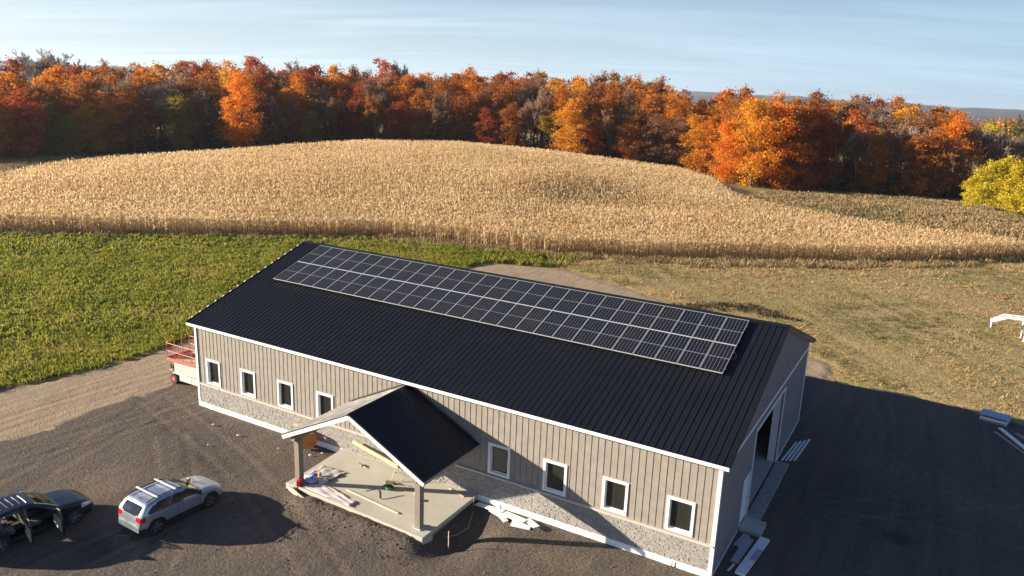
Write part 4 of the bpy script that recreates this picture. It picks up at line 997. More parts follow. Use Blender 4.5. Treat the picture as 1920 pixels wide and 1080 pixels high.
# ------------------------------------------------------------------ materials stacked round the yard
def yard():
    Mw = M_trim; Mwood = plain('pallet_wood', (.36, .29, .20), .85, var=.2)
    # pallet of ribbed metal sheets
    root = empty('sheet_stack', (40.8, 25.6, .03), rad(-12), 'pallet stacked with pale ribbed metal sheets in the shade by the meadow', 'sheet stack')
    m = MB()
    for y in (-.62, 0, .62): m.box(-.95, .95, y-.06, y+.06, 0, .10)
    for i in range(7): m.box(-.95+i*.29, -.95+i*.29+.16, -.68, .68, .10, .125)
    m.build('pallet', Mwood, root)
    m = MB(); m.box(-.92, .92, -.62, .62, .127, .27); m.build('wrapped_pack', Mw, root, bevel=.02)
    m = MB(); m.box(-.85, -.75, -.6, .6, .27, .40); m.box(.75, .85, -.6, .6, .27, .40); m.box(-1.0, 1.0, -.66, .66, .40, .425)
    for i in range(9): m.box(-.94+i*.235, -.88+i*.235, -.66, .66, .426, .46)
    m.build('ribbed_sheet', plain('galvalume_sheet', (.34, .42, .52), .35, .3), root)
    for i, (a, b, w, mat, lb) in enumerate([((41.05, 24.2, .16), (43.1, 19.9, .14), .24, Mw, 'long white metal channel lying on top of the boards right of the sheet stack'),
                      ((41.9, 24.1, .06), (43.6, 21.5, .06), .30, plain('green_grey_board', (.22, .26, .20), .8), 'greenish board lying beside the long white channel'),
                      ((40.8, 23.7, .06), (42.6, 20.4, .06), .16, Mwood, 'brown wooden board under the long white channel'),
                      ((42.2, 19.7, .10), (43.5, 20.5, .10), .14, Mw, 'short white offcut crossing the end of the long channel')]):
        o = MB().bar(a, b, w, .06).build('trim_board', mat, None); tag(o, lb, 'board')
    root.scale = (.8, .85, 1)
    names = ('nearest the wall', 'second from the wall', 'third from the wall', 'farthest from the wall')
    for i in range(4):
        x = 30.75+i*.19; o = MB().bar((x, 12.4+i*.12, .06), (x+.25, 15.1+i*.28, .12), .085, .05).build('trim_strip', Mw); tag(o, 'long white trim strip beside the big door, %s' % names[i], 'trim strip', 'trim strips by the big door')
    # boards before the gable end near the front corner
    for a, b, w, h_, mat, lb in [((31.45, .75, .18), (31.75, 3.9, .20), .40, .12, Mw, 'wide white foam board lying along the barn end wall'),
                     ((31.02, 1.6, .07), (31.15, 3.7, .08), .34, .10, plain('mauve_board', (.42, .38, .42), .7), 'mauve grey board between the wide white board and the wall'),
                     ((30.8, 2.9, .05), (30.95, 4.0, .06), .30, .08, plain('grey_board', (.34, .36, .38), .7), 'short grey slab leaning low beside the end wall'),
                     ((30.95, .9, .05), (31.05, 1.5, .05), .10, .05, Mw, 'short white offcut on the gravel by the end wall corner')]:
        o = MB().bar(a, b, w, h_).build('loose_board', mat, None); tag(o, lb, 'board')
    o = MB().obox((31.72, 2.35, .265), (.24, .9, .035), (0, 0, -.1)).build('plastic_wrap', plain('lilac_wrap', (.35, .36, .50), .5)); tag(o, 'lilac plastic wrapper on the wide white board', 'wrapper')
    # sheets of torn foam by the foundation right of the porch
    r = random.Random(4)
    for i, (x, y, l, w, a) in enumerate([(20.3, -.42, 1.5, .34, -.10), (21.0, -.62, 1.1, .5, -.35), (21.7, -.60, 1.2, .45, -.15), (22.2, -.85, .9, .5, .25), (21.2, -.85, .9, .22, -.6), (22.6, -.60, .8, .3, -.5)]):
        o = MB().obox((x, y, .07+.035*(i % 3)+.04), (l, w, .035), (r.uniform(-.12, .12), r.uniform(-.1, .06), a)).build('foam_sheet', M_foam)
        tag(o, ('longest white foam strip against the foundation right of the porch', 'broad white foam sheet in the middle of the torn pile', 'white foam sheet overlapping the right part of the torn pile', 'outermost white foam sheet, farthest from the barn wall', 'narrow white strip slanting out of the torn foam pile', 'rightmost white foam offcut of the torn pile')[i], 'foam sheet', 'torn foam sheets by the foundation')
    for i, (x, y, s) in enumerate([(2.93, -1.5, .13), (5.1, -1.65, .14), (4.73, -3.3, .10), (8.01, -1.57, .08), (9.9, -1.2, .12), (10.25, -.7, .10)]):
        o = MB().add([(-s, 0, .02), (0, -.6*s, .06), (s, .1*s, .03), (.1*s, .7*s, .09), (0, 0, .12)], [(0, 1, 4), (1, 2, 4), (2, 3, 4), (3, 0, 4), (0, 3, 2, 1)]).build('paper_scrap', Mw); o.location = (x, y, .07)
        tag(o, ('crumpled white scrap on gravel below the second window', 'white scrap on gravel below the third window', 'white scrap lying alone farthest out on the gravel', 'small white scrap left of the porch roof tip', 'pale scrap beside the orange disc', 'pale scrap at the back corner of the slab')[i], 'scrap')
    # orange disc leaning under the porch, with a board on it
    root = empty('cable_reel', (9.15, -.45, .08), 0, 'orange wooden reel standing against the white foundation left of the porch', 'reel')
    Mo = plain('orange_plywood', (.50, .20, .07), .8, var=.25, scale=5)
    for k, x in enumerate((-.03, .0)): pass
    m = MB(); m.tube((.10, -.20, .47), (.16, -.235, .47), .46, n=24); m.build('flange', Mo, root); m = MB(); m.tube((-.40, .06, .47), (-.34, .03, .47), .46, n=24); m.build('flange', Mo, root)
    m = MB(); m.tube((-.34, .03, .47), (.10, -.20, .47), .2, n=16); m.build('drum', Mo, root)
    o = MB().bar((7.9, -.28, 1.02), (9.5, -.62, 1.00), .14, .035).build('plank', plain('pine_board', (.62, .47, .27), .75, var=.1)); tag(o, 'short pine board resting on top of the orange reel', 'board')
    o = MB().bar((12.0, -.30, 1.10), (15.2, -.70, .80), .05, .20).build('plank', D.materials['pine_board']); tag(o, 'long pine plank leaning along the stone wall under the porch roof', 'board')
yard()
def porch_clutter():
    z = .347; Mred = plain('red_plastic', (.45, .02, .03), .4); Mblue = plain('blue_plastic', (.03, .08, .38), .4); Mst = plain('worn_steel', (.30, .26, .22), .5, .6); Mpine = D.materials['pine_board']
    j = empty('fuel_can', (12.02, -4.05, .36), .4, 'red plastic fuel can at the foot of the left porch post', 'fuel can')
    m = MB(); m.obox((0, 0, .15), (.24, .30, .30)); m.build('body', Mred, j, bevel=.04); m = MB(); m.path([(0, -.1, .30), (0, -.08, .38), (0, .08, .38), (0, .1, .30)], .02); m.build('handle', Mred, j); m = MB(); m.tube((0, .1, .3), (0, .2, .42), .025); m.build('spout', M_blackplastic, j)
    def sheet_obj(name, P, mat, lb, cat, amp, seed, z0=z, n=14):
        r = random.Random(seed); V = []; F = []
        for i in range(n+1):
            for k in range(n+1):
                u, v = i/n, k/n; a = [P[0][q]*(1-u)*(1-v)+P[1][q]*u*(1-v)+P[2][q]*u*v+P[3][q]*(1-u)*v for q in (0, 1)]
                V.append((a[0]+r.uniform(-.02, .02), a[1]+r.uniform(-.02, .02), z0+.006+amp*abs(math.sin(u*9+seed)*math.cos(v*7+u*5))+r.uniform(0, amp*.7)))
        for i in range(n):
            for k in range(n): b = i*(n+1)+k; F.append((b, b+1, b+n+2, b+n+1))
        o = MB().add(V, F).build(name, mat, None, smooth=True); o2 = o.modifiers.new('s', 'SOLIDIFY'); o2.thickness = .004; tag(o, lb, cat); return o
    Mp = plain('pink_film', (.62, .55, .57), .35, var=.08, scale=4); Mgf = plain('grey_film', (.42, .40, .40), .5, var=.2, scale=5)
    sheet_obj('plastic_sheet', [(12.2, -4.08), (15.3, -4.22), (15.25, -3.75), (12.6, -3.25)], Mp, 'crumpled pinkish plastic sheet along the front edge of the slab', 'plastic sheet', .05, 2)
    sheet_obj('plastic_sheet', [(11.55, -3.3), (12.9, -3.1), (13.0, -1.9), (11.6, -2.0)], Mgf, 'grey crumpled film on the left side of the porch slab', 'plastic sheet', .05, 5)
    def blob(name, c, s, mat, lb, cat, seed):
        r = random.Random(seed); V = []; F = []; n, k = 8, 5
        for i in range(k+1):
            for q in range(n):
                t = 2*math.pi*q/n; ph = math.pi*i/k; f = 1+r.uniform(-.22, .22); V.append((c[0]+s[0]*math.cos(t)*math.sin(ph)*f, c[1]+s[1]*math.sin(t)*math.sin(ph)*f, c[2]+s[2]*(1+math.cos(ph))*f*.5+.005))
        for i in range(k):
            for q in range(n): F.append((i*n+q, i*n+(q+1) % n, (i+1)*n+(q+1) % n, (i+1)*n+q))
        o = MB().add(V, F).build(name, mat, None, smooth=True); tag(o, lb, cat)
    blob('plastic_bag', (12.15, -3.45, z), (.42, .30, .22), plain('lavender_bag', (.50, .50, .72), .4), 'lavender plastic bag beside the left porch post', 'bag', 3)
    blob('crumpled_bag', (12.65, -3.2, z), (.35, .25, .12), plain('white_bag', (.66, .62, .68), .5), 'whitish crumpled bag right of the lavender bag', 'bag', 9)
    blob('glove', (12.15, -3.25, z+.2), (.20, .13, .10), Mblue, 'blue bundle lying on the lavender plastic bag', 'bundle', 4)
    m = MB(); m.tube((12.22, -2.92, z), (12.22, -2.92, z+.22), .08, n=12); m.tube((12.22, -2.92, z+.22), (12.22, -2.92, z+.27), .04, n=10); o = m.build('bottle', plain('yellow_bottle', (.55, .42, .05), .4)); tag(o, 'small yellow bottle behind the blue bundle on the porch', 'bottle')
    g = MB(); r = random.Random(2)
    for q in range(7):
        P = []; 
        for i in range(25): t = 2*math.pi*i/24; P.append((15.62+(.26+.02*q % .06)*math.cos(t)+.02*q-.06, -1.97+.17*math.sin(t), z+.02+.018*q))
        g.path(P, .012, 5)
    o = g.build('hose_coil', plain('green_hose', (.01, .20, .04), .4)); tag(o, 'coiled green hose on the concrete porch slab', 'hose')
    o = MB().bar((14.1, -3.15, z+.03), (17.4, -3.46, z+.03), .08, .04).build('plank', plain('bare_board', (.60, .54, .42), .7)); tag(o, 'long thin pale board lying flat on the front of the slab', 'board')
    o = MB().bar((18.0, -.35, z+.02), (19.0, -.62, z+.02), .07, .035).build('plank', Mpine); tag(o, 'yellow pine stick on the slab by the right foundation', 'board')
    # saw stand frame of thin bars with red clamps
    s = empty('folding_stand', (15.4, -.95, z), 0, 'spindly folding metal stand with dark red clamps on top', 'stand')
    m = MB(); T = [(0, 0, .85), (.42, .12, .85)]
    m.tube((0, 0, .85), (-.1, -.38, 0), .017); m.tube((.42, .12, .85), (.32, -.2, 0), .017); m.tube((0, 0, .85), (.12, .40, 0), .017); m.tube((.42, .12, .85), (.55, .5, 0), .017); m.tube((-.1, -.38, .02), (.9, -.30, .02), .02); m.tube((-.05, -.2, .4), (.36, -.05, .4), .014); m.build('leg_frame', Mst, s)
    m = MB(); m.obox((0, 0, .90), (.14, .09, .10)); m.obox((.42, .12, .90), (.14, .09, .10)); m.build('clamp', Mred, s)
    m = MB(); m.obox((15.4, -1.55, z+.06), (.42, .16, .12), (0, 0, .3)); m.tube((15.55, -1.5, z+.08), (15.95, -1.42, z+.05), .02); o = m.build('power_tool', Mst); tag(o, 'brown hand tool on the slab behind the green hose', 'tool')
    m = MB(); m.obox((0, 0, .05), (.34, .10, .10)); m.tube((.17, 0, .06), (.42, -.02, .05), .015); o = m.build('trowel', Mst, None, bevel=.01); o.location = (13.05, -.95, z); o.rotation_euler = (0, 0, -.2); tag(o, 'small dark tool lying alone at the back of the slab', 'tool')
    m = MB(); m.bar((16.9, -1.6, z+.03), (17.4, -2.0, z+.03), .07, .05); m.obox((17.45, -2.05, z+.05), (.22, .2, .1), (0, 0, .6)); o = m.build('hammer', plain('cream_tool', (.6, .58, .52), .5)); tag(o, 'cream handled tool right of the green hose', 'tool')
    m = MB(); r = random.Random(8); P = [(14.9+.16*i, -2.75+.35*math.sin(i*.7)+.03*i, z+.015) for i in range(12)]; o = m.path(P, .012, 5).build('extension_cord', M_blackplastic); tag(o, 'dark thin cord winding over the middle of the slab', 'cord')
    m = MB(); P = [(19.55, -.62, .55), (19.55, -.66, -.05), (19.85, -1.2, .0), (20.3, -2.2, .0), (20.2, -3.0, .02), (19.9, -3.4, .02)]; o = m.path(P, .018, 6).build('hose', plain('tan_hose', (.40, .30, .18), .6)); tag(o, 'tan hose hanging off the right end of the slab', 'hose')
    m = MB(); m.tube((18.6, -3.75, z), (18.6, -3.75, z+.16), .07, n=10); o = m.build('paint_tin', plain('white_red_tin', (.65, .45, .42), .4)); tag(o, 'small pinkish tin at the foot of the right porch post', 'tin')
    m = MB(); m.obox((19.35, -4.95, -.02), (.30, .24, .16), (.2, .1, .5)); o = m.build('rock', plain('pale_rock', (.38, .38, .36), .9), None, bevel=.05); tag(o, 'pale grey rock at the front right corner of the slab', 'rock')
    m = MB(); m.bar((20.4, -3.9, -.1), (20.4, -3.9, .75), .03, .03, (0, 1, 0)); o = m.build('survey_stake', Mpine); tag(o, 'thin wooden stake upright beside the porch ditch', 'stake')
    m = MB(); m.tube((28.9, -.12, -.4), (28.9, -.12, .32), .022); o = m.build('conduit', M_blackplastic); tag(o, 'thin black pipe rising along the foundation near the front right corner', 'pipe')
    # red kettle and green plant-like sheet seen in the last window
    m = MB(); m.obox((29.22, .27, 1.86), (.24, .2, .24), (0, 0, .6)); m.tube((29.22, .27, 1.96), (29.22, .27, 2.08), .05); o = m.build('red_jug', Mred, None, bevel=.03); tag(o, 'red jug behind the glass of the rightmost front window', 'jug')
    m = MB(); m.box(28.2, 29.9, .165, .6, 1.62, 1.74); m.box(28.25, 28.32, .2, .27, .1, 1.62); m.box(29.8, 29.87, .2, .27, .1, 1.62); o = m.build('workbench', Mpine); tag(o, 'bench inside the rightmost front window', 'bench')
    for x0, zz, lb in ((.7, 1.95, 'first'), (3.6, 1.85, 'second')):
        m = MB()
        for i in range(5): m.box(x0, x0+1.5, .55, .95, zz-.35+i*.085, zz-.35+i*.085+.06)
        m.box(x0+.1, x0+.2, .6, .9, .1, zz-.36); m.box(x0+1.3, x0+1.4, .6, .9, .1, zz-.36); o = m.build('board_stack', Mpine); tag(o, 'stack of boards seen through the %s front window from the left' % lb, 'boards')
    m = MB(); m.tube((26.15, .7, .1), (26.15, .7, 4.6), .05); m.tube((26.1, .7, .1), (26.1, .7, 4.6), .02); o = m.build('indoor_post', plain('galv_post', (.35, .38, .37), .5)); tag(o, 'pale vertical post inside the second window from the right', 'post')
porch_clutter()

def loose_stones():
    r = np.random.default_rng(12); n = 16000; X = r.uniform(-4.5, 44, n); Y = r.uniform(-16, 27, n)
    k = (sd_gravel(X, Y) > .3) & ~((X > -.3) & (X < 31) & (Y > -.1) & (Y < 18.6)) & ~((X > 11) & (X < 19.6) & (Y > -4.6) & (Y < 0)); X, Y = X[k], Y[k]
    k = r.random(len(X)) < np.clip(.55+.6*fbm(X, Y, .4, 3), .1, 1); X, Y = X[k], Y[k]; n = len(X)
    s = .016+.03*r.random(n)**4; c = np.stack([X, Y, np.full(n, .055)+ditch(X, Y)], 1)
    base = np.array([[-1, -.7, 0], [1, -.6, 0], [.2, 1, 0], [0, 0, 1.1]]); V = c[:, None]+base[None]*s[:, None, None]*(1+r.uniform(-.4, .4, (n, 4, 3)))
    F = np.arange(n)[:, None, None]*4+np.array([[0, 1, 3], [1, 2, 3], [2, 0, 3]])
    o = mesh_np('loose_stones', V.reshape(-1, 3), F.reshape(-1, 3), leaf_mat('stone_bits', [(0, (.05, .045, .04)), (.7, (.16, .14, .12)), (1, (.34, .31, .28))], 0, None, 0)); tag(o, 'loose small stones scattered over the gravel yard', 'stones', kind='stuff')
    # clods of dug soil in front of the porch slab
    n = 700; X = r.uniform(12.2, 20.5, n); Y = -4.55-np.abs(r.normal(0, .75, n)); s = .015+.04*r.random(n)**3; z = .05+ditch(X, Y)
    V = np.stack([X, Y, z], 1)[:, None]+base[None]*s[:, None, None]*(1+r.uniform(-.4, .4, (n, 4, 3))); F = np.arange(n)[:, None, None]*4+np.array([[0, 1, 3], [1, 2, 3], [2, 0, 3]])
    o = mesh_np('soil_clods', V.reshape(-1, 3), F.reshape(-1, 3), leaf_mat('brown_clods', [(0, (.09, .072, .057)), (1, (.20, .155, .12))], 0, None, 0)); tag(o, 'brown clods of dug soil before the porch slab', 'soil', kind='stuff')
loose_stones()
# ------------------------------------------------------------------ trees
rt = np.random.default_rng(11)
def crown_mesh(seed, H, R, base, nleaf, size, lobes=9, fill=.5, top=1.0):
    """leaf quads in clumps spread through several lobes; base = height where foliage starts"""
    r = np.random.default_rng(seed); cen = []; 
    zc = (H+base)/2; hz = (H-base)/2
    for i in range(lobes):
        a = 2*np.pi*i/lobes*2.4+r.uniform(-.5, .5); t = (i+.5)/lobes; z = base+hz*.18+t*(H-base-hz*.40)
        env = R*float(np.interp(t, [0, .15, .45, .75, .9, 1], [.80, .92, 1.0, .86, .66, .45]))*top
        cen.append((math.cos(a)*env*.48*r.uniform(.7, 1.2), math.sin(a)*env*.48*r.uniform(.7, 1.2), z, env*r.uniform(.50, .72), hz*r.uniform(.24, .36)))
    nc = int(nleaf/36); P = []
    for k in range(nc):
        c = cen[r.integers(lobes)]; d = r.normal(size=3); d /= np.linalg.norm(d); rr = r.uniform(fill, 1.0)**.6
        p = np.array(c[:3])+d*np.array([c[3], c[3], c[4]])*rr
        p[2] = max(p[2], base*.6)
        s = r.uniform(.35, .75)*R/4.5; q = p+r.normal(size=(36, 3))*np.array([s, s, s*.6]); P.append(q)
    P = np.concatenate(P); n = len(P)
    u = r.normal(size=(n, 3)); u /= np.linalg.norm(u, axis=1)[:, None]; w = r.normal(size=(n, 3)); v = np.cross(u, w); v /= np.linalg.norm(v, axis=1)[:, None]
    s = size*(.6+.8*r.random(n))[:, None]
    V = np.stack([P-u*s/2, P+v*s*.4, P+u*s/2, P-v*s*.4], 1).reshape(-1, 3); return V, np.arange(n*4).reshape(n, 4)
def branch_mesh(seed, H, R, base, depth, twig, leafs=0):
    """bare crown: recursive limbs as thin three-sided tubes; returns verts, quads"""
    r = np.random.default_rng(seed); V = []; F = []
    def seg(p, q, a, b):
        d = q-p; d = d/np.linalg.norm(d); e = np.cross(d, [0.3, .5, .8]); e /= np.linalg.norm(e); f = np.cross(d, e); k = len(V)
        for c, w in ((p, a), (q, b)):
            for t in (0, 2.094, 4.189): V.append(c+w*(math.cos(t)*e+math.sin(t)*f))
        for i in range(3): F.append((k+i, k+(i+1) % 3, k+3+(i+1) % 3, k+3+i))
    tips = []
    def grow(p, d, l, w, k):
        q = p+d*l; seg(p, q, w, w*.68); 
        if k == 0: tips.append(q); return
        n = r.integers(3, 5) if k > 1 else r.integers(3, 6)
        for i in range(n):
            e = r.normal(size=3)*.52; dd = d*1.0+e+np.array([0, 0, .22]); dd /= np.linalg.norm(dd)
            s = p+d*l*r.uniform(.45, 1.0) if i else q
            grow(s, dd, l*r.uniform(.58, .82), max(w*.55, twig), k-1)
    grow(np.array([0, 0, base*.6]), np.array([0, 0, 1.]), (H-base)*.33, .17, depth)
    V = np.array(V); 
    # fit into the wanted envelope
    V[:, 0] *= R/np.percentile(np.abs(V[:, 0]), 98); V[:, 1] *= R/np.percentile(np.abs(V[:, 1]), 98); V[:, 2] = base*.6+(V[:, 2]-base*.6)*(H-base*.6)/(V[:, 2].max()-base*.6)
    F = np.array(F)
    if leafs:
        c = V[r.integers(len(V)//3, len(V), leafs)]+r.normal(size=(leafs, 3))*.25
        u = r.normal(size=(leafs, 3)); u /= np.linalg.norm(u, axis=1)[:, None]; w = r.normal(size=(leafs, 3)); v = np.cross(u, w); v /= np.linalg.norm(v, axis=1)[:, None]
        s = .36*(.6+.8*r.random(leafs))[:, None]
        LV = np.stack([c-u*s/2, c+v*s*.4, c+u*s/2, c-v*s*.4], 1).reshape(-1, 3)
        return (V, F), (LV, np.arange(leafs*4).reshape(leafs, 4))
    return (V, F), None
M_bark = plain('grey_brown_bark', (.10, .085, .07), .9, var=.3, scale=3)
M_twig = leaf_mat('bare_twigs', [(0, (.20, .15, .12)), (1, (.36, .29, .24))], 0, None, .5)
def pal(name, a, b, c, d): return leaf_mat(name, [(0, a), (.35, b), (.7, c), (1, d)], .46, (.22, .9), .45)
LM = dict(
    orange=pal('orange_leaves', (.20, .07, .014), (.50, .17, .018), (.68, .25, .026), (.74, .36, .04)),
    bright=pal('bright_orange_leaves', (.40, .09, .012), (.66, .18, .015), (.76, .25, .02), (.80, .36, .03)),
    red=pal('red_leaves', (.16, .035, .016), (.36, .075, .022), (.50, .12, .028), (.58, .19, .035)),
    rust=pal('rust_leaves', (.15, .05, .016), (.33, .11, .022), (.47, .17, .03), (.58, .26, .045)),
    brown=pal('purple_brown_leaves', (.14, .07, .04), (.26, .135, .07), (.36, .20, .10), (.46, .24, .09)),
    gold=pal('gold_orange_leaves', (.34, .13, .015), (.60, .25, .02), (.72, .36, .03), (.74, .46, .05)),
    olive=pal('olive_leaves', (.10, .08, .015), (.22, .17, .025), (.38, .26, .03), (.56, .38, .04)),
    yellow=pal('yellow_leaves', (.27, .21, .02), (.52, .42, .025), (.70, .56, .035), (.80, .68, .06)),
    green=pal('dark_green_needles', (.03, .05, .015), (.06, .09, .02), (.10, .13, .035), (.14, .17, .05)))
CM = {}
def me_of(name, V, F, mat):
    o = mesh_np(name, V, F, mat); me = o.data; D.objects.remove(o); return me
def dat(key):
    if key in CM: return CM[key]
    kind, i = key
    if kind == 'full': V, F = crown_mesh(20+i, 20, 5.3, .4, 9500, .36, 14, .45); r = (me_of('crown', V, F, LM['orange']), None)
    elif kind == 'high': V, F = crown_mesh(40+i, 20, 4.6, 6, 5200, .40, 9, .4); r = (me_of('crown', V, F, LM['orange']), None)
    elif kind == 'small': V, F = crown_mesh(60+i, 9, 2.6, 1.4, 5200, .22, 12, .3); r = (me_of('crown', V, F, LM['yellow']), None)
    elif kind == 'thin':
        (a, b), (c, d) = branch_mesh(80+i, 20, 4.6, 1.2, 5, .028, 7000); tw = me_of('branches', a, b, M_twig); r = (me_of('crown', c, d, LM['brown']), tw)
    elif kind == 'bare': (a, b), _ = branch_mesh(100+i, 20, 5.0, 4, 7, .042); r = (None, me_of('branches', a, b, M_twig))
    elif kind == 'cone':
        V, F = crown_mesh(120+i, 14, 2.6, .8, 2400, .35, 12, .3); V[:, :2] *= np.clip((14.5-V[:, 2:3])/8, .1, 1.25); r = (me_of('crown', V, F, LM['green']), None)
    CM[key] = r; return r
def trunk_me():
    m = MB(); m.tube((0, 0, -.5), (.1, .05, 6), .27, .19, 8, False); m.tube((.1, .05, 6), (0, -.1, 12), .19, .11, 7, False); m.tube((0, -.1, 12), (.1, 0, 17.5), .11, .03, 6, False)
    r = random.Random(3)
    for i in range(9):
        z = 4.5+i*1.35; a = i*2.4; l = r.uniform(2.0, 3.4); m.tube((0, 0, z), (math.cos(a)*l, math.sin(a)*l, z+l*.7), .09, .03, 5, False)
    o = m.build('trunk', M_bark); me = o.data; D.objects.remove(o); return me
TRUNK = trunk_me()
KIND = {'orange': ('orange', 'maple'), 'bright': ('bright orange', 'maple'), 'red': ('deep red', 'maple'), 'rust': ('rust coloured', 'tree'), 'brown': ('purple brown', 'tree'), 'gold': ('golden orange', 'maple'), 'olive': ('olive yellow', 'tree'), 'yellow': ('bright yellow', 'aspen'), 'green': ('dark green', 'conifer'), 'bare': ('bare grey', 'tree')}
TREES = []
def tree(x, y, kind, form, h, w=1.0, place='', u=0):
    nm = {'maple': 'maple_tree', 'aspen': 'aspen_tree', 'conifer': 'conifer_tree'}.get(KIND[kind][1], 'bare_tree' if kind == 'bare' else 'deciduous_tree')
    o = empty(nm, (x, y, float(height(x, y))-.1), rt.uniform(0, 6.28)); H0 = {'small': 9, 'cone': 14}.get(form, 20)
    s = h/H0; o.scale = (s*w, s*w, s)
    cr, br = dat((form, int(rt.integers(0, {'full': 6, 'high': 4, 'small': 3, 'thin': 4, 'bare': 3, 'cone': 2}[form]))))
    if cr:
        c = D.objects.new('crown', cr); C.objects.link(c); c.parent = o; c.material_slots[0].link = 'OBJECT'; c.material_slots[0].material = LM[kind if kind != 'bare' else 'brown']
    if br: c = D.objects.new('branches', br); C.objects.link(c); c.parent = o
    t = D.objects.new('trunk', TRUNK); C.objects.link(t); t.parent = o
    if H0 != 20: t.scale = (.5, .5, H0/20)
    TREES.append((o, kind, place, h, math.atan2(x-CAM[0], y-CAM[1])))
def azx(px): return rad(-29.53)+math.atan((px-960)/1459)
def at(px, dist):
    a = azx(px); return CAM[0]+math.sin(a)*dist, CAM[1]+math.cos(a)*dist
# front row: (image column of the photograph used only to read off the bearing, distance, kind, form, height)
FRONT = [(-150, 186, 'rust', 'full', 19), (-95, 186, 'brown', 'thin', 19), (-45, 187, 'orange', 'full', 17), (8, 185, 'gold', 'full', 14.5), (50, 184, 'red', 'full', 17.5), (88, 186, 'olive', 'full', 15), (128, 187, 'olive', 'full', 12), (165, 190, 'gold', 'full', 15), (208, 190, 'orange', 'full', 17),
    (248, 192, 'rust', 'full', 17), (290, 194, 'rust', 'thin', 15.5), (330, 195, 'olive', 'full', 19), (372, 197, 'brown', 'thin', 19), (408, 200, 'bare', 'bare', 18), (452, 186, 'bright', 'full', 17.5), (500, 204, 'brown', 'thin', 19), (540, 205, 'rust', 'thin', 18), (580, 203, 'olive', 'full', 13), (622, 206, 'bare', 'thin', 18), (660, 206, 'red', 'full', 17),
    (700, 205, 'rust', 'thin', 18), (742, 203, 'red', 'full', 16), (782, 205, 'rust', 'full', 18), (822, 203, 'brown', 'thin', 18), (858, 202, 'rust', 'full', 19), (902, 198, 'red', 'full', 15.5), (945, 196, 'rust', 'full', 15), (985, 195, 'bare', 'thin', 18.5), (1020, 192, 'olive', 'thin', 15), (1058, 187, 'gold', 'full', 18.5), (1098, 190, 'red', 'full', 14), (1132, 191, 'bare', 'thin', 18),
    (1168, 188, 'rust', 'full', 16.5), (1210, 188, 'brown', 'full', 17), (1250, 187, 'brown', 'full', 17.5), (1292, 184, 'gold', 'full', 17.5), (1352, 168, 'bright', 'full', 13.0), (1398, 166, 'gold', 'full', 18.0), (1436, 166, 'bright', 'full', 17.6), (1476, 170, 'orange', 'full', 17.5), (1515, 172, 'red', 'full', 17.5), (1552, 174, 'rust', 'thin', 17),
    (1590, 176, 'brown', 'thin', 17), (1625, 176, 'rust', 'full', 14), (1660, 177, 'brown', 'thin', 16), (1697, 177, 'rust', 'full', 15), (1730, 179, 'rust', 'full', 16.5), (1768, 180, 'brown', 'thin', 15)]
for px, d, k, f, h in FRONT:
    x, y = at(px, d+rt.uniform(-1, 1)); w = {1352: 1.15, 1398: 1.1, 1436: 1.15, 452: 1.05}.get(px, 1.0)
    if px < 1330 and px != 452: h *= .70+.13*rt.random(); w = 1.22
    elif px > 1540: h *= .82+.1*rt.random(); w = 1.12
    tree(x, y, k, f, h, w, 'front')
xp = [p for p, *_ in FRONT]; dp = [q[1] for q in FRONT]
def dist_front(px): return float(np.interp(px, xp, dp))
KW = [('orange', .28), ('rust', .25), ('brown', .18), ('red', .09), ('gold', .07), ('bare', .07), ('bright', .06)]
names_, ws = zip(*KW); ws = np.array(ws)/sum(ws)
def pick(): return names_[int(rt.choice(len(ws), p=ws))]
for row, (dd, dens, form) in enumerate([(6, 36, 'full'), (13, 37, 'full'), (21, 38, 'high'), (31, 40, 'high'), (45, 44, 'high')]):
    px = -190+rt.uniform(0, 20)
    while px < 1790:
        k = pick(); d = max(dist_front(px), (200 if 480 < px < 900 else 0))+dd+rt.uniform(-2, 2)
        if k == 'bare': f = 'bare' if rt.random() < .6 else 'thin'
        elif k == 'brown': f = 'thin' if rt.random() < .65 else form
        else: f = form if rt.random() < .85 else 'thin'
        x, y = at(px, d)
        h = (rt.uniform(16.8, 21.0) + (1.9 if px < 1250 else 0) - (.8 if px > 1250 else 0) - (2.4 if px < 330 else 0))*(.80, .88, .95, 1, 1.03)[row]
        tree(x, y, k, f, h, rt.uniform(.92, 1.12), ('second', 'third', 'fourth', 'fifth', 'back')[row])
        px += dens*rt.uniform(.8, 1.2)*185/d*1.05
# tall bare tree and others standing above the skyline
for px, d, k, f, h, w in [(97, 232, 'bare', 'bare', 23.5, 1.25), (160, 236, 'bare', 'bare', 21.5, .9), (205, 238, 'brown', 'thin', 21.5, .8), (272, 238, 'orange', 'high', 21.5, .9), (483, 226, 'red', 'high', 23.5, 1.0), (715, 232, 'red', 'high', 25, .9), (748, 236, 'bare', 'bare', 24.5, .8), (300, 205, 'gold', 'high', 19.5, 1.2), (1385, 196, 'red', 'high', 19, .9)]:
    x, y = at(px, d); tree(x, y, k, f, h, w, 'tall')
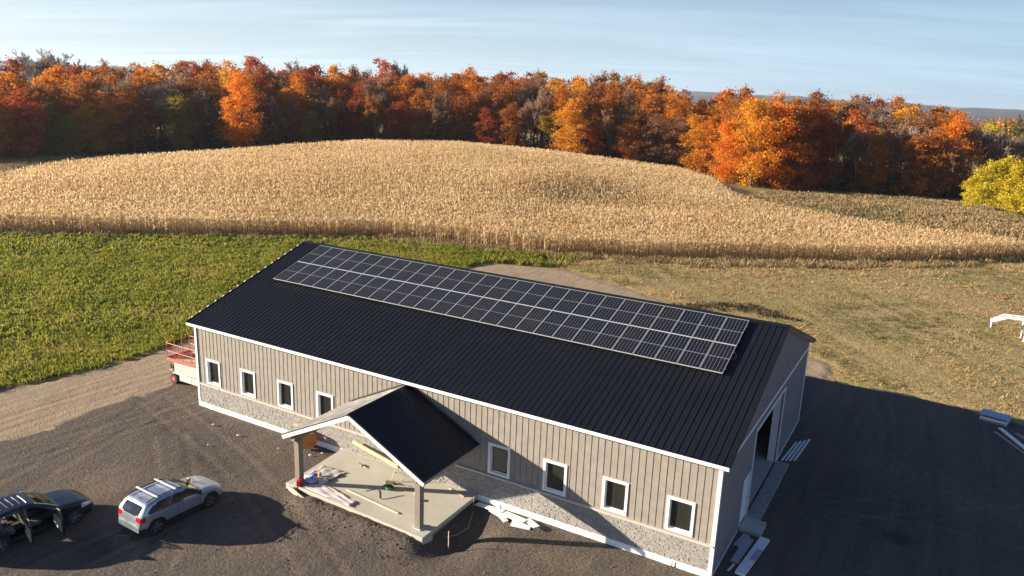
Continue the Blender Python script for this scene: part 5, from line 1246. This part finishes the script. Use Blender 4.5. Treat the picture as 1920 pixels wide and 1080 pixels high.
# lower mixed trees where the land opens on the right
for px, d, k, f, h, w in [(1795, 196, 'brown', 'thin', 14, 1), (1822, 200, 'bare', 'bare', 14, .9), (1850, 190, 'bare', 'bare', 13.5, 1.1), (1878, 200, 'brown', 'thin', 12, 1), (1905, 186, 'orange', 'full', 9.5, .8), (1880, 182, 'rust', 'full', 8.5, .8), (1935, 190, 'orange', 'full', 10, .8), (1965, 188, 'rust', 'full', 10, .9),
      (1800, 225, 'brown', 'thin', 14, 1), (1840, 232, 'brown', 'full', 12, 1), (1890, 240, 'brown', 'thin', 13, 1), (1930, 236, 'bare', 'thin', 12, 1), (1820, 262, 'yellow', 'small', 14, 1.2), (1800, 258, 'yellow', 'small', 13, 1), (1755, 262, 'brown', 'thin', 16, 1), (1735, 245, 'bright', 'high', 15, .9),
      (1850, 285, 'green', 'cone', 15, 1.2), (1872, 290, 'green', 'cone', 17, 1.2), (1890, 282, 'green', 'cone', 14, 1.3), (1908, 288, 'green', 'cone', 14, 1.3), (1930, 280, 'green', 'cone', 13, 1.3), (1862, 300, 'green', 'cone', 15, 1.4), (1900, 305, 'rust', 'full', 15, 1)]:
    x, y = at(px, d); tree(x, y, k, f, h, w, 'opening')
for px, d, h, w in [(1806, 165, 6.0, .7), (1822, 163.5, 7.2, .7), (1838, 161, 9.0, .9), (1858, 164, 9.8, 1.0), (1880, 160, 8.6, 1.0), (1899, 157, 9.2, 1.0), (1915, 161, 9.8, 1.1), (1937, 157, 9.5, 1.1), (1960, 155, 9, 1.1)]:
    x, y = at(px, d); tree(x, y, 'yellow', 'small', h*1.04, w*1.15, 'aspens')
def label_trees():
    zones = [(60, 'at far left'), (230, 'below the tall bare tree'), (400, 'left of the glowing maple'), (560, 'by the glowing maple'), (760, 'behind the left hill slope'), (980, 'behind the hill crest'), (1180, 'behind the right hill slope'), (1330, 'left of the orange corner'), (1480, 'at the orange corner'), (1640, 'right of the orange corner'), (9999, 'at the dark right end')]
    rows = dict(front='in the front row', second='in the second row', third='in the third row', fourth='in the fourth row', fifth='deep in the wood', back='at the wood\'s back', tall='rising above the skyline', opening='behind the yellow clump', aspens='in the yellow clump at the right edge')
    ords = 'first second third fourth fifth sixth seventh eighth ninth tenth'.split(); seen = {}
    for o, k, pl, h, az in sorted(TREES, key=lambda t: t[4]):
        px = 960+1459*math.tan(az-rad(-29.53)); z = next(n for lim, n in zones if px < lim) if pl not in ('opening', 'aspens') else ''
        col, kd = KIND[k]; key = (col, kd, pl, z); seen.setdefault(key, []).append(o)
    for (col, kd, pl, z), L in seen.items():
        for i, o in enumerate(L):
            s = '%s %s %s %s' % (col, kd, rows[pl], z)
            if len(L) > 1: s = s.strip()+', %s from left' % ords[min(i, 9)]
            tag(o, s.strip(), 'tree', 'aspens at the right edge' if pl == 'aspens' else 'trees of the autumn wood')
def undergrowth():
    r = np.random.default_rng(9); P = []
    n = 3600; px = r.uniform(-200, 1800, n); d = np.interp(px, xp, dp)+np.where((px > 1300) & (px < 1500), 5, 1.5)+r.uniform(0, 1, n)**1.6*52
    A = azx_np(px); X = CAM[0]+np.sin(A)*d; Y = CAM[1]+np.cos(A)*d; Z = height(X, Y); h = r.uniform(1.4, 4.8, n)
    V = []; k = 42
    c = np.repeat(np.stack([X, Y, Z+h*.45], 1), k, 0)+r.normal(size=(n*k, 3))*np.stack([np.repeat(h*.32, k)]*3, 1)
    u = r.normal(size=(n*k, 3)); u /= np.linalg.norm(u, axis=1)[:, None]; w = r.normal(size=(n*k, 3)); v = np.cross(u, w); v /= np.linalg.norm(v, axis=1)[:, None]; s = .42
    V = np.stack([c-u*s/2, c+v*s*.4, c+u*s/2, c-v*s*.4], 1).reshape(-1, 3)
    o = mesh_np('undergrowth', V, np.arange(n*k*4).reshape(-1, 4), leaf_mat('undergrowth_leaves', [(0, (.07, .04, .02)), (.5, (.14, .08, .035)), (.8, (.20, .12, .04)), (1, (.30, .12, .03))], .3, (.06, 1.2), 0)); tag(o, 'dim brown undergrowth along the foot of the wood', 'undergrowth', kind='stuff')
def azx_np(px): return rad(-29.53)+np.arctan((px-960)/1459)
undergrowth()
label_trees(); print('trees', len(TREES))
def far_wood():
    r = np.random.default_rng(5); cols = dict(a=[], b=[], c=[], d=[])
    parts_ = {k: [] for k in ('rust', 'brown', 'gold', 'green')}
    N = 1500
    az = rad(-29.53)+np.radians(r.uniform(-42, 40, N)); dist = 250+2000*r.random(N)**1.9
    for a, d in zip(az, dist):
        px = 960+1459*math.tan(a-rad(-29.53))
        if d < 330 and px < 1700: continue
        x, y = CAM[0]+math.sin(a)*d, CAM[1]+math.cos(a)*d; z = float(height(x, y)); h = r.uniform(10, 14); k = ('rust', 'brown', 'brown', 'gold', 'green')[r.integers(5)]
        n = 190 if d < 700 else 90; s = (.8 if d < 700 else 1.9); R = h*.33
        q = r.normal(size=(n, 3)); q /= np.linalg.norm(q, axis=1)[:, None]; q *= (r.random((n, 1))**.3)*np.array([R, R, h*.42]); P = q+np.array([x, y, z+h*.58])
        u = r.normal(size=(n, 3)); u /= np.linalg.norm(u, axis=1)[:, None]; w = r.normal(size=(n, 3)); v = np.cross(u, w); v /= np.linalg.norm(v, axis=1)[:, None]
        parts_[k].append((np.stack([P-u*s/2, P+v*s*.4, P+u*s/2, P-v*s*.4], 1).reshape(-1, 3), np.arange(n*4).reshape(n, 4)))
    lb = dict(rust='far woodland of rusty autumn trees beyond the near wood', brown='far woodland of brown half bare trees beyond the near wood', gold='far woodland of golden trees beyond the near wood', green='far woodland of dark green trees beyond the near wood')
    for k, L in parts_.items():
        V, F = join(L); o = mesh_np('distant_wood', V, F, LM[k]); tag(o, lb[k], 'wood', kind='stuff')
far_wood()
def haze():
    m = MB(); m.box(-9700, 9700, -9700, 9700, -82, 62); o = m.build('haze', None)
    mt = D.materials.new('haze_air'); mt.use_nodes = True; n = mt.node_tree.nodes; n.clear(); out = n.new('ShaderNodeOutputMaterial'); v = n.new('ShaderNodeVolumePrincipled')
    v.inputs['Color'].default_value = (.70, .83, 1, 1); v.inputs['Density'].default_value = HAZE; v.inputs['Anisotropy'].default_value = .3
    mt.node_tree.links.new(v.outputs[0], out.inputs['Volume']); o.data.materials.append(mt); tag(o, kind='stuff'); o['label'] = 'thin blue air haze over the whole valley'
HAZE = .000085
haze()
